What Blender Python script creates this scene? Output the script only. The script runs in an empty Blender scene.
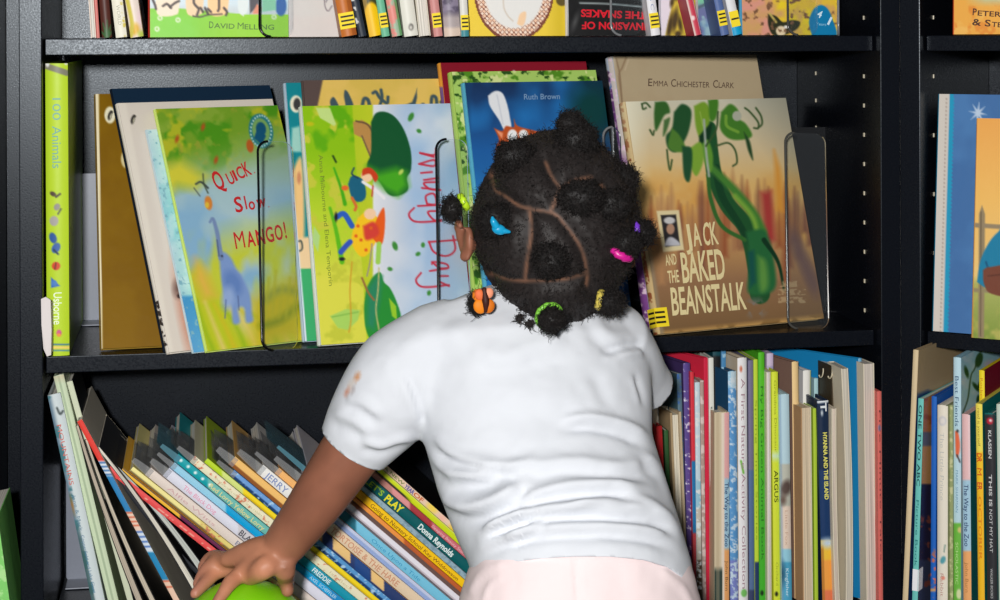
import bpy, bmesh, math, random
import numpy as np
from mathutils import Vector, Matrix
from mathutils.bvhtree import BVHTree

random.seed(7); rng = np.random.default_rng(7)
SC = bpy.context.scene
COL = SC.collection
# ------------------------------------------------------------------ camera
F, XC, D, ZC, YAW, ROLL, CY = 1794.4, 0.1326, 1.6, 0.2813, 0.1672, -0.0035, 33.9
Z1 = 0.2784                 # height of the upper shelf above the middle one (middle shelf top is z = 0)
ZB = -0.255                 # top of the bottom shelf
FLOOR = -0.285
W, T, DEP, ST = 0.764, 0.0196, 0.237, 0.0145
cs, sn = math.cos(YAW), math.sin(YAW)
r0, u0, fw = Vector((cs, -sn, 0)), Vector((0, 0, 1)), Vector((sn, cs, 0))
cr, sr = math.cos(ROLL), math.sin(ROLL)
RT, UP = cr*r0 + sr*u0, -sr*r0 + cr*u0
CAMP = Vector((XC, -D, ZC))
cd = bpy.data.cameras.new('camera'); cam = bpy.data.objects.new('camera', cd); COL.objects.link(cam)
cam.matrix_world = Matrix(((RT.x, UP.x, -fw.x, CAMP.x), (RT.y, UP.y, -fw.y, CAMP.y), (RT.z, UP.z, -fw.z, CAMP.z), (0, 0, 0, 1)))
cd.sensor_width = 36; cd.sensor_fit = 'HORIZONTAL'; cd.lens = F*36/1000
cd.shift_y = -(300-CY)/1000; cd.clip_start = 0.05; cd.clip_end = 50
SC.camera = cam

def ray(px, py): return (RT*(px-500)/F - UP*(py-CY)/F + fw)
def on_y(px, py, y):
    d = ray(px, py); return CAMP + d*((y+D)/d.y)
def on_z(px, py, z):
    d = ray(px, py); return CAMP + d*((z-ZC)/d.z)
def proj(P):
    P = np.asarray(P, float).reshape(-1, 3) - np.array(CAMP)
    d = P@np.array(fw); return np.stack([500+F*(P@np.array(RT))/d, CY-F*(P@np.array(UP))/d], 1)
def proj1(p): return proj([p])[0]

# ------------------------------------------------------------------ materials
def nodes(name):
    m = bpy.data.materials.new(name); m.use_nodes = True
    nt = m.node_tree; b = nt.nodes['Principled BSDF']; return m, nt, b
def lin(c):
    c = np.asarray(c, float)/255.0
    return np.where(c <= 0.04045, c/12.92, ((c+0.055)/1.055)**2.4)
def bump(nt, b, scale, strength, dist=0.001, tex='ShaderNodeTexNoise'):
    tc = nt.nodes.new('ShaderNodeTexCoord'); n = nt.nodes.new(tex); bp = nt.nodes.new('ShaderNodeBump')
    n.inputs['Scale'].default_value = scale; nt.links.new(tc.outputs['Object'], n.inputs['Vector'])
    bp.inputs['Strength'].default_value = strength; bp.inputs['Distance'].default_value = dist
    nt.links.new(n.outputs[0], bp.inputs['Height']); nt.links.new(bp.outputs[0], b.inputs['Normal']); return n
def mat(name, rgb, rough=0.5, spec=0.5, var=0.06, scale=40, bmp=None, metal=0.0, **kw):
    """plain surface: colour with a fine procedural mottling, optional bump"""
    m, nt, b = nodes(name); c = lin(rgb)
    tc = nt.nodes.new('ShaderNodeTexCoord'); n = nt.nodes.new('ShaderNodeTexNoise'); n.inputs['Scale'].default_value = scale
    nt.links.new(tc.outputs['Object'], n.inputs['Vector'])
    mx = nt.nodes.new('ShaderNodeMix'); mx.data_type = 'RGBA'
    mx.inputs[6].default_value = (*(c*(1-var)), 1); mx.inputs[7].default_value = (*np.clip(c*(1+var), 0, 1), 1)
    nt.links.new(n.outputs[0], mx.inputs[0]); nt.links.new(mx.outputs[2], b.inputs['Base Color'])
    b.inputs['Roughness'].default_value = rough; b.inputs['Specular IOR Level'].default_value = spec; b.inputs['Metallic'].default_value = metal
    for k, v in kw.items(): b.inputs[k.replace('_', ' ')].default_value = v
    if bmp: bump(nt, b, *bmp)
    return m
def vmat(name, rough, spec=0.5, bmp=None, coat=0.0):
    """printed surface: the artwork is the mesh's own colour attribute"""
    m, nt, b = nodes(name); a = nt.nodes.new('ShaderNodeAttribute'); a.attribute_name = 'Col'
    nt.links.new(a.outputs['Color'], b.inputs['Base Color'])
    b.inputs['Roughness'].default_value = rough; b.inputs['Specular IOR Level'].default_value = spec; b.inputs['Coat Weight'].default_value = coat
    if bmp: bump(nt, b, *bmp)
    return m
M_PRINT = vmat('printed_cover', 0.42, 0.22, (60, 0.12, 0.002))
M_STICK = vmat('paper_sticker', 0.6, 0.3)
M_HAIR = vmat('curly_hair', 0.62, 0.35)
M_SHIRT = vmat('white_cotton', 0.9, 0.15, (900, 0.12, 0.0006))
M_SKIN = vmat('skin', 0.5, 0.38, (500, 0.12, 0.0006))
M_PAGE = None
def mk_page():
    m, nt, b = nodes('page_edges'); a = nt.nodes.new('ShaderNodeAttribute'); a.attribute_name = 'Col'
    tc = nt.nodes.new('ShaderNodeTexCoord'); mp = nt.nodes.new('ShaderNodeMapping'); mp.inputs['Scale'].default_value = (1400, 6, 6)
    n = nt.nodes.new('ShaderNodeTexNoise'); n.inputs['Scale'].default_value = 1.0; n.inputs['Detail'].default_value = 1
    nt.links.new(tc.outputs['Object'], mp.inputs[0]); nt.links.new(mp.outputs[0], n.inputs['Vector'])
    rp = nt.nodes.new('ShaderNodeMapRange'); rp.inputs['From Min'].default_value = .3; rp.inputs['From Max'].default_value = .7
    rp.inputs['To Min'].default_value = .62; rp.inputs['To Max'].default_value = 1.08
    nt.links.new(n.outputs[0], rp.inputs['Value'])
    mx = nt.nodes.new('ShaderNodeVectorMath'); mx.operation = 'SCALE'
    nt.links.new(a.outputs['Color'], mx.inputs[0]); nt.links.new(rp.outputs[0], mx.inputs['Scale']); nt.links.new(mx.outputs[0], b.inputs['Base Color'])
    b.inputs['Roughness'].default_value = 0.9; b.inputs['Specular IOR Level'].default_value = 0.1; return m
M_PAGE = mk_page()
def clear(name, tint, gloss=0.12, rough=0.08, opac=0.0, body=(160, 165, 170)):
    """clear sheet plastic: see-through, with a reflection that grows at grazing angles"""
    m, nt, b = nodes(name); nt.nodes.remove(b); out = nt.nodes['Material Output']
    tr = nt.nodes.new('ShaderNodeBsdfTransparent'); tr.inputs[0].default_value = (*lin(tint), 1)
    gl = nt.nodes.new('ShaderNodeBsdfGlossy'); gl.inputs['Roughness'].default_value = rough
    df = nt.nodes.new('ShaderNodeBsdfDiffuse'); df.inputs[0].default_value = (*lin(body), 1)
    m1 = nt.nodes.new('ShaderNodeMixShader'); m1.inputs[0].default_value = opac
    nt.links.new(tr.outputs[0], m1.inputs[1]); nt.links.new(df.outputs[0], m1.inputs[2])
    lw = nt.nodes.new('ShaderNodeLayerWeight'); lw.inputs['Blend'].default_value = gloss
    m2 = nt.nodes.new('ShaderNodeMixShader'); nt.links.new(lw.outputs['Fresnel'], m2.inputs[0])
    nt.links.new(m1.outputs[0], m2.inputs[1]); nt.links.new(gl.outputs[0], m2.inputs[2]); nt.links.new(m2.outputs[0], out.inputs[0]); return m
M_ACRY = clear('clear_acrylic', (249, 251, 252), 0.12, 0.12, 0.02)
M_RIM = clear('acrylic_edge', (70, 78, 82), 0.3, 0.15, 0.12, (40, 46, 50))
M_RIML = clear('acrylic_edge_bright', (190, 195, 198), 0.4, 0.2, 0.35, (190, 192, 195))
M_FILM = clear('plastic_jacket_film', (228, 230, 232), 0.3, 0.25, 0.22, (216, 218, 220))
M_TFILM = clear('blue_jacket_film', (170, 206, 220), 0.3, 0.25, 0.35, (120, 186, 206))

# ------------------------------------------------------------------ object helpers
def tag(o, label=None, cat=None, group=None, kind=None):
    if label: o['label'] = label
    if cat: o['category'] = cat
    if group: o['group'] = group
    if kind: o['kind'] = kind
    return o
def empty(name, M, label=None, cat=None, group=None):
    o = bpy.data.objects.new(name, None); o.empty_display_size = 0.02; COL.objects.link(o); o.matrix_world = M if isinstance(M, Matrix) else Matrix.Translation(M)
    return tag(o, label, cat, group)
class Acc:
    """collects vertices, faces and colours for ONE mesh"""
    def __init__(s): s.v = []; s.f = []; s.c = []; s.n = 0
    def add(s, v, f, c):
        v = np.asarray(v, float).reshape(-1, 3); c = np.asarray(c, float)
        if c.ndim == 1: c = np.tile(c, (len(v), 1))
        s.v.append(v); s.c.append(c); s.f += [tuple(int(i)+s.n for i in q) for q in f]; s.n += len(v)
    def box(s, a, b, c, M=None):
        x0, y0, z0 = a; x1, y1, z1 = b
        v = np.array([(x0,y0,z0),(x1,y0,z0),(x1,y1,z0),(x0,y1,z0),(x0,y0,z1),(x1,y0,z1),(x1,y1,z1),(x0,y1,z1)])
        s.add(v, [(0,3,2,1),(4,5,6,7),(0,1,5,4),(1,2,6,5),(2,3,7,6),(3,0,4,7)], c)
    def grid(s, P, c):
        """P: (rows, cols, 3) points"""
        R, C = P.shape[:2]; i = np.arange(R*C).reshape(R, C)
        q = np.stack([i[:-1,:-1], i[:-1,1:], i[1:,1:], i[1:,:-1]], -1).reshape(-1, 4)
        s.add(P.reshape(-1, 3), q, c)
    def build(s, name, m, parent=None, smooth=False, fn=None):
        me = bpy.data.meshes.new(name); v = np.concatenate(s.v); c = np.concatenate(s.c)
        if fn is not None: v = fn(v)
        me.from_pydata(v.tolist(), [], s.f); 
        a = me.color_attributes.new('Col', 'FLOAT_COLOR', 'POINT')
        a.data.foreach_set('color', np.concatenate([np.clip(c, 0, 1), np.ones((len(c), 1))], 1).astype(np.float32).ravel())
        if smooth: me.polygons.foreach_set('use_smooth', np.ones(len(me.polygons), bool))
        for mm in (m if isinstance(m, (list, tuple)) else [m]): me.materials.append(mm)
        o = bpy.data.objects.new(name, me); COL.objects.link(o)
        if parent is not None: o.parent = parent
        return o
def bm_obj(name, bm, m, parent=None, smooth=True):
    me = bpy.data.meshes.new(name); bm.to_mesh(me); bm.free()
    me.polygons.foreach_set('use_smooth', np.full(len(me.polygons), smooth))
    for mm in (m if isinstance(m, (list, tuple)) else [m]): me.materials.append(mm)
    o = bpy.data.objects.new(name, me); COL.objects.link(o)
    if parent is not None: o.parent = parent
    return o
def bevel_boxes(name, boxes, m, parent=None, bev=0.0012, seg=2):
    bm = bmesh.new()
    for a, b in boxes:
        r = bmesh.ops.create_cube(bm, size=1)
        for v in r['verts']: v.co = Vector([(a[i]+b[i])/2 + v.co[i]*(b[i]-a[i]) for i in range(3)])
    if bev: bmesh.ops.bevel(bm, geom=bm.edges[:], offset=bev, segments=seg, affect='EDGES', profile=0.6)
    return bm_obj(name, bm, m, parent, False)

# ------------------------------------------------------------------ lettering
_tc = {}
def glyphs(s, bold=0.0):
    if 'M' in s: bold = 0.0
    k = (s, bold)
    if k not in _tc:
        c = bpy.data.curves.new('lettering', 'FONT'); c.body = s; c.offset = bold; c.resolution_u = 3
        o = bpy.data.objects.new('lettering', c); me = o.to_mesh()
        v = np.array([x.co[:] for x in me.vertices]); f = [tuple(p.vertices) for p in me.polygons]
        o.to_mesh_clear(); bpy.data.objects.remove(o); bpy.data.curves.remove(c)
        v[:, 0] -= v[:, 0].min(); _tc[k] = (v, f)
    return _tc[k]
def put_text(acc, s, p0, p1, up, col, bold=0.0, fit=True):
    """lettering whose baseline runs p0 -> p1 and whose capital height is the vector up"""
    v, f = glyphs(s, bold); p0, p1, up = map(np.array, (p0, p1, up))
    acc.add(p0 + np.outer(v[:, 0]/v[:, 0].max(), p1-p0) + np.outer(v[:, 1]/0.69, up), f, lin(col))

# ------------------------------------------------------------------ painting
def vnoise(x, y, seed=0):
    def h(i, j):
        n = (i*374761393 + j*668265263 + seed*974634553) & 0xffffffff
        n = ((n ^ (n >> 13))*1274126177) & 0xffffffff
        return ((n ^ (n >> 16)) & 0xffff)/65535.0
    i, j = np.floor(x).astype(np.int64), np.floor(y).astype(np.int64); a, b = x-i, y-j
    a, b = a*a*(3-2*a), b*b*(3-2*b)
    return (h(i,j)*(1-a)+h(i+1,j)*a)*(1-b) + (h(i,j+1)*(1-a)+h(i+1,j+1)*a)*b
def fbm(x, y, seed=0): return (vnoise(x,y,seed)*.55 + vnoise(x*2.1,y*2.1,seed+1)*.3 + vnoise(x*4.3,y*4.3,seed+2)*.15)
def smooth_path(pts, n=8):
    p = np.array(pts, float)
    if len(p) < 3: return p
    q = np.vstack([2*p[0]-p[1], p, 2*p[-1]-p[-2]]); out = []
    for i in range(1, len(q)-2):
        for t in np.linspace(0, 1, n, endpoint=False):
            out.append(.5*((2*q[i])+(q[i+1]-q[i-1])*t+(2*q[i-1]-5*q[i]+4*q[i+1]-q[i+2])*t*t+(-q[i-1]+3*q[i]-3*q[i+1]+q[i+2])*t**3))
    out.append(q[-2]); return np.array(out)
def seg_dist(x, y, p):
    d = np.full(x.shape, 1e9); w = np.zeros(x.shape); n = len(p)-1
    for i in range(n):
        a, b = p[i], p[i+1]; e = b-a; L = max(e@e, 1e-9)
        t = np.clip(((x-a[0])*e[0]+(y-a[1])*e[1])/L, 0, 1)
        dd = np.hypot(x-a[0]-t*e[0], y-a[1]-t*e[1]); m = dd < d
        d = np.where(m, dd, d); w = np.where(m, (i+t)/n, w)
    return d, w
class Paint:
    """artwork on a cover: x, y are drawing coordinates of the cover's own vertices, c their colours"""
    def __init__(s, x, y, u=None, v=None, soft=0.7): s.x, s.y, s.u, s.v, s.soft = x, y, u, v, soft; s.c = np.full((len(x), 3), 255.0)
    def mix(s, a, col): a = np.clip(a, 0, 1)[:, None]; s.c = s.c*(1-a) + np.asarray(col, float)*a
    def fill(s, col): s.c[:] = col
    def stops(s, st, axis='y', soft=2.0):
        k = s.y if axis == 'y' else s.x
        s.fill(st[0][1])
        for p, col in st[1:]: s.mix((k-p)/soft+.5, col)
    def grad(s, st, axis='y'):
        k = {'y': s.y, 'x': s.x, 'u': s.u, 'v': s.v}[axis]; xs = [a for a, _ in st]
        for i in range(3): s.c[:, i] = np.interp(k, xs, [c[i] for _, c in st])
    def poly(s, pts, col, soft=None, sm=False, a=1.0):
        p = np.array(pts, float); p = smooth_path(np.vstack([p, p[:1]]), 6) if sm else np.vstack([p, p[:1]])
        ins = np.zeros(len(s.x), bool)
        for i in range(len(p)-1):
            (x1, y1), (x2, y2) = p[i], p[i+1]
            if y1 == y2: continue
            ins ^= ((y1 > s.y) != (y2 > s.y)) & (s.x < (x2-x1)*(s.y-y1)/(y2-y1)+x1)
        d, _ = seg_dist(s.x, s.y, p); sd = np.where(ins, d, -d)
        s.mix(a*(sd/(soft or s.soft)*.5+.5), col)
    def line(s, pts, w, col, sm=True, taper=None, soft=None, a=1.0):
        p = smooth_path(pts) if sm else np.array(pts, float); d, t = seg_dist(s.x, s.y, p)
        hw = w/2 if taper is None else (w+(taper-w)*t)/2
        s.mix(a*((hw-d)/(soft or s.soft)*.5+.5), col)
    def ell(s, cx, cy, rx, ry, col, ang=0, soft=None, a=1.0):
        c, q = math.cos(math.radians(ang)), math.sin(math.radians(ang)); dx, dy = s.x-cx, s.y-cy
        r = np.hypot((dx*c+dy*q)/rx, (-dx*q+dy*c)/ry)
        s.mix(a*((1-r)*min(rx, ry)/(soft or s.soft)*.5+.5), col)
    def blot(s, scale, lo, hi, col, seed=0, sx=1, sy=1, mask=None):
        n = fbm(s.x*sx/scale, s.y*sy/scale, seed); a = np.clip((n-lo)/(hi-lo), 0, 1)
        s.mix(a if mask is None else a*mask, col)
    def ramp(s, x0, y0, x1, y1):
        dx, dy = x1-x0, y1-y0; return np.clip(((s.x-x0)*dx+(s.y-y0)*dy)/(dx*dx+dy*dy), 0, 1)
# ------------------------------------------------------------------ bookcases and room
def mk_melamine():
    m, nt, b = nodes('black_melamine')
    tc = nt.nodes.new('ShaderNodeTexCoord'); n = nt.nodes.new('ShaderNodeTexNoise'); n.inputs['Scale'].default_value = 700; n.inputs['Detail'].default_value = 2
    nt.links.new(tc.outputs['Object'], n.inputs['Vector'])
    b.inputs['Base Color'].default_value = (0.004, 0.005, 0.0082, 1)
    mr = nt.nodes.new('ShaderNodeMapRange'); mr.inputs['From Min'].default_value = .3; mr.inputs['From Max'].default_value = .7
    mr.inputs['To Min'].default_value = .25; mr.inputs['To Max'].default_value = .37
    nt.links.new(n.outputs[0], mr.inputs['Value']); nt.links.new(mr.outputs[0], b.inputs['Roughness'])
    bp = nt.nodes.new('ShaderNodeBump'); bp.inputs['Strength'].default_value = .12; bp.inputs['Distance'].default_value = .0004
    nt.links.new(n.outputs[0], bp.inputs['Height']); nt.links.new(bp.outputs[0], b.inputs['Normal'])
    b.inputs['Specular IOR Level'].default_value = 0.24; b.inputs['Specular Tint'].default_value = (.84, .92, 1, 1)
    return m
M_MEL = mk_melamine()
M_PIN = mat('shelf_pin_brass', (215, 205, 180), 0.35, 0.6)
TOPZ = 0.86
RA = math.radians(-40); PIV = Vector((W+T, 0, 0))      # the right bookcase stands at an angle in the corner
def bookcase(x0, label, pins, shelves, name='bookcase', turn=0.0):
    """inner bay starts at x0; front plane at y = 0"""
    r = empty(name, (x0+W/2, DEP/2, FLOOR), label, 'bookcase', 'black bookcases standing side by side'); o = Vector((x0+W/2, DEP/2, FLOOR))
    L = lambda a: (a[0]-o.x, a[1]-o.y, a[2]-o.z)
    B = lambda n, bs, m=M_MEL, bev=.0008: bevel_boxes(n, [(L(a), L(b)) for a, b in bs], m, r, bev)
    B('side_panel', [((x0-T, 0, FLOOR), (x0-.0003, DEP+.012, TOPZ))]); B('side_panel', [((x0+W+.0003, 0, FLOOR), (x0+W+T, DEP+.012, TOPZ))])
    B('back_panel', [((x0, DEP, FLOOR+.004), (x0+W, DEP+.006, TOPZ-.001))], bev=0)
    B('top_panel', [((x0-T, -.0005, TOPZ+.0003), (x0+W+T, DEP+.012, TOPZ+.02))])
    B('plinth', [((x0+.0005, .02, FLOOR), (x0+W-.0005, .034, ZB-ST-.001))])
    for z in shelves:
        B('shelf', [((x0+.0012, .015, z-ST), (x0+W-.0012, DEP-.0005, z))])
    if pins:                                    # brass-lined shelf pin holes up the right inner face
        proto = None
        for k in range(-9, 18):
            z = .2394-.0281*k
            for y in (.042, .178):
                if not (ZB+.02 < z < TOPZ-.3) or any(abs(z-s+ST/2) < .012 for s in shelves) or (pins == 'left' and (y > .1 or k % 2)): continue
                p = L((x0+W if pins == 'right' else x0, y, z))
                if proto is None:
                    proto = bevel_boxes('shelf_pin_hole', [((-.0005, -.0013, -.0019), (.0005, .0013, .0019))], M_PIN, r, .0003); proto.location = p
                else:
                    c = proto.copy(); COL.objects.link(c); c.parent = r; c.location = p
    if turn: r.matrix_world = Matrix.Translation(PIV) @ Matrix.Rotation(turn, 4, 'Z') @ Matrix.Translation(o-PIV)
    return r
SHELVES = [ZB, 0.0, Z1, Z1+.29]
bookcase(0, 'black bookcase in the middle, behind the child, its shelves crowded with picture books', 'right', SHELVES)
bookcase(W+2*T, 'black bookcase to the right of the child, cut off by the edge of the photo', 'left', [ZB, 0.0, Z1, Z1+.29], turn=RA)
bookcase(-W-2*T-.026, 'black bookcase at the far left, only its shadowed side panel showing', None, SHELVES)
tag(bevel_boxes('trim_1', [((-T-.0255, .15, FLOOR), (-T-.0005, .165, TOPZ))], M_MEL, bev=0), kind='structure')  # added black strip: closes the gap between the cases so it stays dark
M_FLOOR = mat('grey_carpet', (70, 72, 78), 0.95, 0.1, 0.25, 300, (900, .5, .002))
M_WALL = mat('painted_wall', (205, 203, 198), 0.85, 0.2, 0.03, 8)
tag(bevel_boxes('floor', [((-1.6, -2.6, FLOOR-.05), (2.4, DEP+.06, FLOOR))], M_FLOOR, bev=0), kind='structure')
tag(bevel_boxes('wall_back', [((-1.6, DEP+.014, FLOOR), (2.4, DEP+.1, 2.1))], M_WALL, bev=0), kind='structure')
tag(bevel_boxes('baseboard_back', [((1.61, DEP, FLOOR), (2.4, DEP+.0135, FLOOR+.08))], M_WALL), kind='structure')

# light: the photographer's flash, a little left of and above the lens, and weak room light
ld = bpy.data.lights.new('flash', 'AREA'); ld.shape = 'DISK'; ld.size = 0.085; ld.energy = 37; ld.color = (1.0, 0.985, 0.96)
lo = bpy.data.objects.new('flash', ld); COL.objects.link(lo); lo.location = (-.012, -1.9, .405)
lo.rotation_euler = (Vector((.35, 0, .02))-lo.location).to_track_quat('-Z', 'Y').to_euler()
wd = bpy.data.worlds.new('room_light'); SC.world = wd; wd.use_nodes = True
bg = wd.node_tree.nodes['Background']; bg.inputs[0].default_value = (.80, .90, 1, 1); bg.inputs[1].default_value = 0.10
SC.view_settings.view_transform = 'Standard'; SC.view_settings.look = 'None'; SC.view_settings.gamma = 1; SC.view_settings.use_curve_mapping = False
SC.view_settings.exposure = 0.0
SC.cycles.transparent_max_bounces = 24
# ------------------------------------------------------------------ books
PAPER = (236, 231, 220)
def spine_frame_text(acc, h, t, zc, s, y0, y1, col, frac, bold, pz, off, side=0, flip=False):
    """text running down a spine between two heights measured along it"""
    za, zb = pz(y0), pz(y1); cap = t*frac; x = t/2-cap/2+side*t
    if flip: put_text(acc, s, (x+cap, off, zb), (x+cap, off, za), (-cap, 0, 0), col, bold)
    else: put_text(acc, s, (x, off, za), (x, off, zb), (cap, 0, 0), col, bold)

def make_book(name, label, M, t, h, w, spine=(200,200,200), cover=None, back=None, front=None, hard=True, group=None, texts=(), ctexts=(),
              pages=PAPER, pages_out=False, stickers=(), film=None, sag=0.0, fan=1.0, res=.0009, cres=.00095, spaint=None, cat='book', axis='y', film_len=.022, shelf_up=None, rounded=True, bright_edge=False):
    """one book in its own frame: x across the spine (front cover at x = t), y from spine to fore-edge, z up.
    spine: a colour or colour stops; cover: painting function for the front; back/front: plain board colours"""
    root = empty(name, M, label, cat, group); Mn = np.array(M)
    tow = lambda P: P@Mn[:3, :3].T + Mn[:3, 3]
    bt = min(.0022 if hard else .0009, t*.22); ov = .003 if hard else .0004
    scol = spine[0][1] if isinstance(spine, list) else spine
    back = back if back is not None else scol; front = front if front is not None else back
    bend = None
    if sag or fan < 1:
        def bend(P):
            Q = P.copy(); k = np.clip(Q[:, 2]/h, 0, 1.2); Q[:, 0] = t/2+(Q[:, 0]-t/2)*(fan+(1-fan)*(1-k)); Q[:, 0] += sag*4*k*(1-k); return Q
    A = Acc(); nz = max(2, int(h/.012))
    bul = min(.0022, t*.16) if (hard and rounded) else min(.0008, t*.1)
    if pages_out: y_sp = w
    def rowbox(a, b, col):                  # a board cut into rows so that it can bend
        for k in range(nz): A.box((a[0], a[1], a[2]+(b[2]-a[2])*k/nz), (b[0], b[1], a[2]+(b[2]-a[2])*(k+1)/nz), col)
    bx = (lambda a, b, c: rowbox(a, b, c)) if bend else (lambda a, b, c: A.box(a, b, c))
    bx((0, .0004, 0), (bt, w, h), lin(back)); bx((t-bt, .0004, 0), (t, w, h), lin(front))
    # spine: a bowed strip of fine cells that carries its print
    nx = max(6, int(t/res)+1); nr = max(12, int(h/res)+1)
    xs = np.linspace(0, t, nx); zs = np.linspace(h, 0, nr)
    X, Z = np.meshgrid(xs, zs); Y = -bul*(1-(2*X/t-1)**2) + 0*Z
    P = np.stack([X, Y, Z], -1)
    Pb = bend(P.reshape(-1, 3)) if bend else P.reshape(-1, 3)
    px = proj(tow(Pb)); u = (X/t).ravel(); v = (1-Z/h).ravel()
    g = Paint(px[:, 0], px[:, 1], u, v, .6)
    if isinstance(spine, list): g.stops(spine, axis)
    else: g.fill(spine)
    if spaint: spaint(g)
    A.grid(P, lin(g.c)); A.add([(0, bt*.9, 0), (t, bt*.9, 0), (t, bt*.9, h), (0, bt*.9, h)], [(0, 3, 2, 1)], lin(scol))
    # position along the spine of a drawing height (or x when the spine lies flat)
    k = 1 if axis == 'y' else 0
    ctr = np.array([(t/2, 0, h*q) for q in np.linspace(0, 1, 21)]); cp = proj(tow(bend(ctr) if bend else ctr))[:, k]
    zz = np.linspace(0, h, 21); o = np.argsort(cp); pz = lambda y: float(np.interp(y, cp[o], zz[o]))
    for (s, y0, y1, col, frac, *r) in texts:
        spine_frame_text(A, h, t, 0, s, y0, y1, col, frac, r[0] if r else 0.0, pz, -bul-.0003, r[1] if len(r) > 1 else 0, r[2] if len(r) > 2 else False)
    if cover:
        ny, nr2 = int(w/cres)+2, int(h/cres)+2
        Yc, Zc = np.meshgrid(np.linspace(.0006, w, ny), np.linspace(h, 0, nr2)); Pc = np.stack([np.full_like(Yc, t+.00012), Yc, Zc], -1)
        px = proj(tow(Pc.reshape(-1, 3))); g = Paint(px[:, 0], px[:, 1], (Yc/w).ravel(), (1-Zc/h).ravel()); cover(g); A.grid(Pc, lin(g.c))
        Mi = np.array(Matrix(M).inverted()); R = Mn[:3, :3]
        def cpt(p):                          # drawing point -> point on the cover
            d = np.array(ray(*p)); n = R[:, 0]; q0 = Mn[:3, 3] + n*(t+.0004); q = np.array(CAMP)+d*(((q0-np.array(CAMP))@n)/(d@n)); return Mi[:3, :3]@q+Mi[:3, 3]
        for (s, p0, p1, cap, col, *r) in ctexts:
            p0, p1 = np.array(p0, float), np.array(p1, float); e = (p1-p0)/np.linalg.norm(p1-p0); upx = r[1] if len(r) > 1 and r[1] is not None else (e[1], -e[0])
            a, b = cpt(p0), cpt(p1); c = cpt(p0+np.array(upx)*cap)
            put_text(A, s, a, b, c-a, col, r[0] if r else 0.0)
    A.build('cover', M_PRINT, root, fn=bend)
    # page block, set in from the boards, with a slightly hollow fore-edge
    Pg = Acc(); pc = lin(pages); m = 7; n2 = nz if bend else 1
    px_ = np.linspace(bt+.0002, t-bt-.0002, m); fe = w-ov-.0015*np.sin(np.pi*np.linspace(0, 1, m)) if not pages_out else np.full(m, w-ov)
    for kk in range(n2):
        z0, z1 = ov+(h-2*ov)*kk/n2, ov+(h-2*ov)*(kk+1)/n2
        lo_ = np.stack([px_, np.full(m, bt+.001), np.full(m, z0)], 1); hi_ = lo_.copy(); hi_[:, 2] = z1
        lf = lo_.copy(); lf[:, 1] = fe; hf = hi_.copy(); hf[:, 1] = fe
        V = np.vstack([lo_, hi_, lf, hf]); fcs = []
        for i in range(m-1):
            fcs += [(i+1, i, m+i, m+i+1), (2*m+i, 2*m+i+1, 3*m+i+1, 3*m+i), (m+i, 3*m+i, 3*m+i+1, m+i+1), (i, i+1, 2*m+i+1, 2*m+i)]
        fcs += [(0, 2*m, 3*m, m), (m-1, 2*m-1, 4*m-1, 3*m-1)]
        Pg.add(V, fcs, pc)
    Pg.build('page_block', M_PAGE, root, fn=bend)
    for (y0, y1, kind) in stickers:          # library stickers wrapped round the spine
        za, zb = pz(y1), pz(y0); S = Acc()
        if kind == 'white': base, bar = (238, 238, 242), None
        else: base, bar = (250, 222, 40), (35, 30, 20)
        o_ = -bul-.0007
        S.box((0, o_, za), (t, o_+.0004, zb), lin(base))
        if cover: S.box((t+.0004, o_, za), (t+.0009, .011, zb), lin(base))
        if bar:
            nb = 3 if kind == 'bars' else 1
            for i in range(nb):
                zc_ = za+(zb-za)*(.24+.26*i if nb == 3 else .5); hh = (zb-za)*.055
                S.box((t*.12, o_-.0003, zc_-hh), (t*.96, o_-.00005, zc_+hh), lin(bar))
                if cover: S.box((t+.0009, o_, zc_-hh), (t+.0012, .008, zc_+hh), lin(bar))
        S.build('spine_sticker', M_STICK, root)
    if film:                                 # clear jacket film standing proud of the head
        fm = M_TFILM if film == 'blue' else M_FILM; Fm = Acc(); rr = random.Random(len(label)*7+int(t*1e5))
        for side in (0, 1):
            n = 8; L0 = film_len*rr.uniform(.75, 1.25); yy = np.linspace(-.0008, w*.42, 8); qq = np.linspace(0, 1, n)
            YY, QQ = np.meshgrid(yy, qq); XX = (t-.0004 if side else .0004) + (-1 if side else 1)*t*(.30*QQ**2+.04*QQ*(1+np.sin(YY*60+side*2)))
            Fm.grid(np.stack([XX, YY, h-.004+(L0+.004)*QQ], -1), (1, 1, 1))
        XX, QQ = np.meshgrid(np.linspace(0, 1, 6), np.linspace(0, 1, 6)); XX2 = .0004+(t-.0008)*(.19*QQ**2+XX*(1-.38*QQ**2))
        Fm.grid(np.stack([XX2, -.0012+0*XX, h-.004+(film_len*.85+.004)*QQ], -1), (1, 1, 1))
        Fm.build('jacket_film', fm, root, True)
    return root

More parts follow.
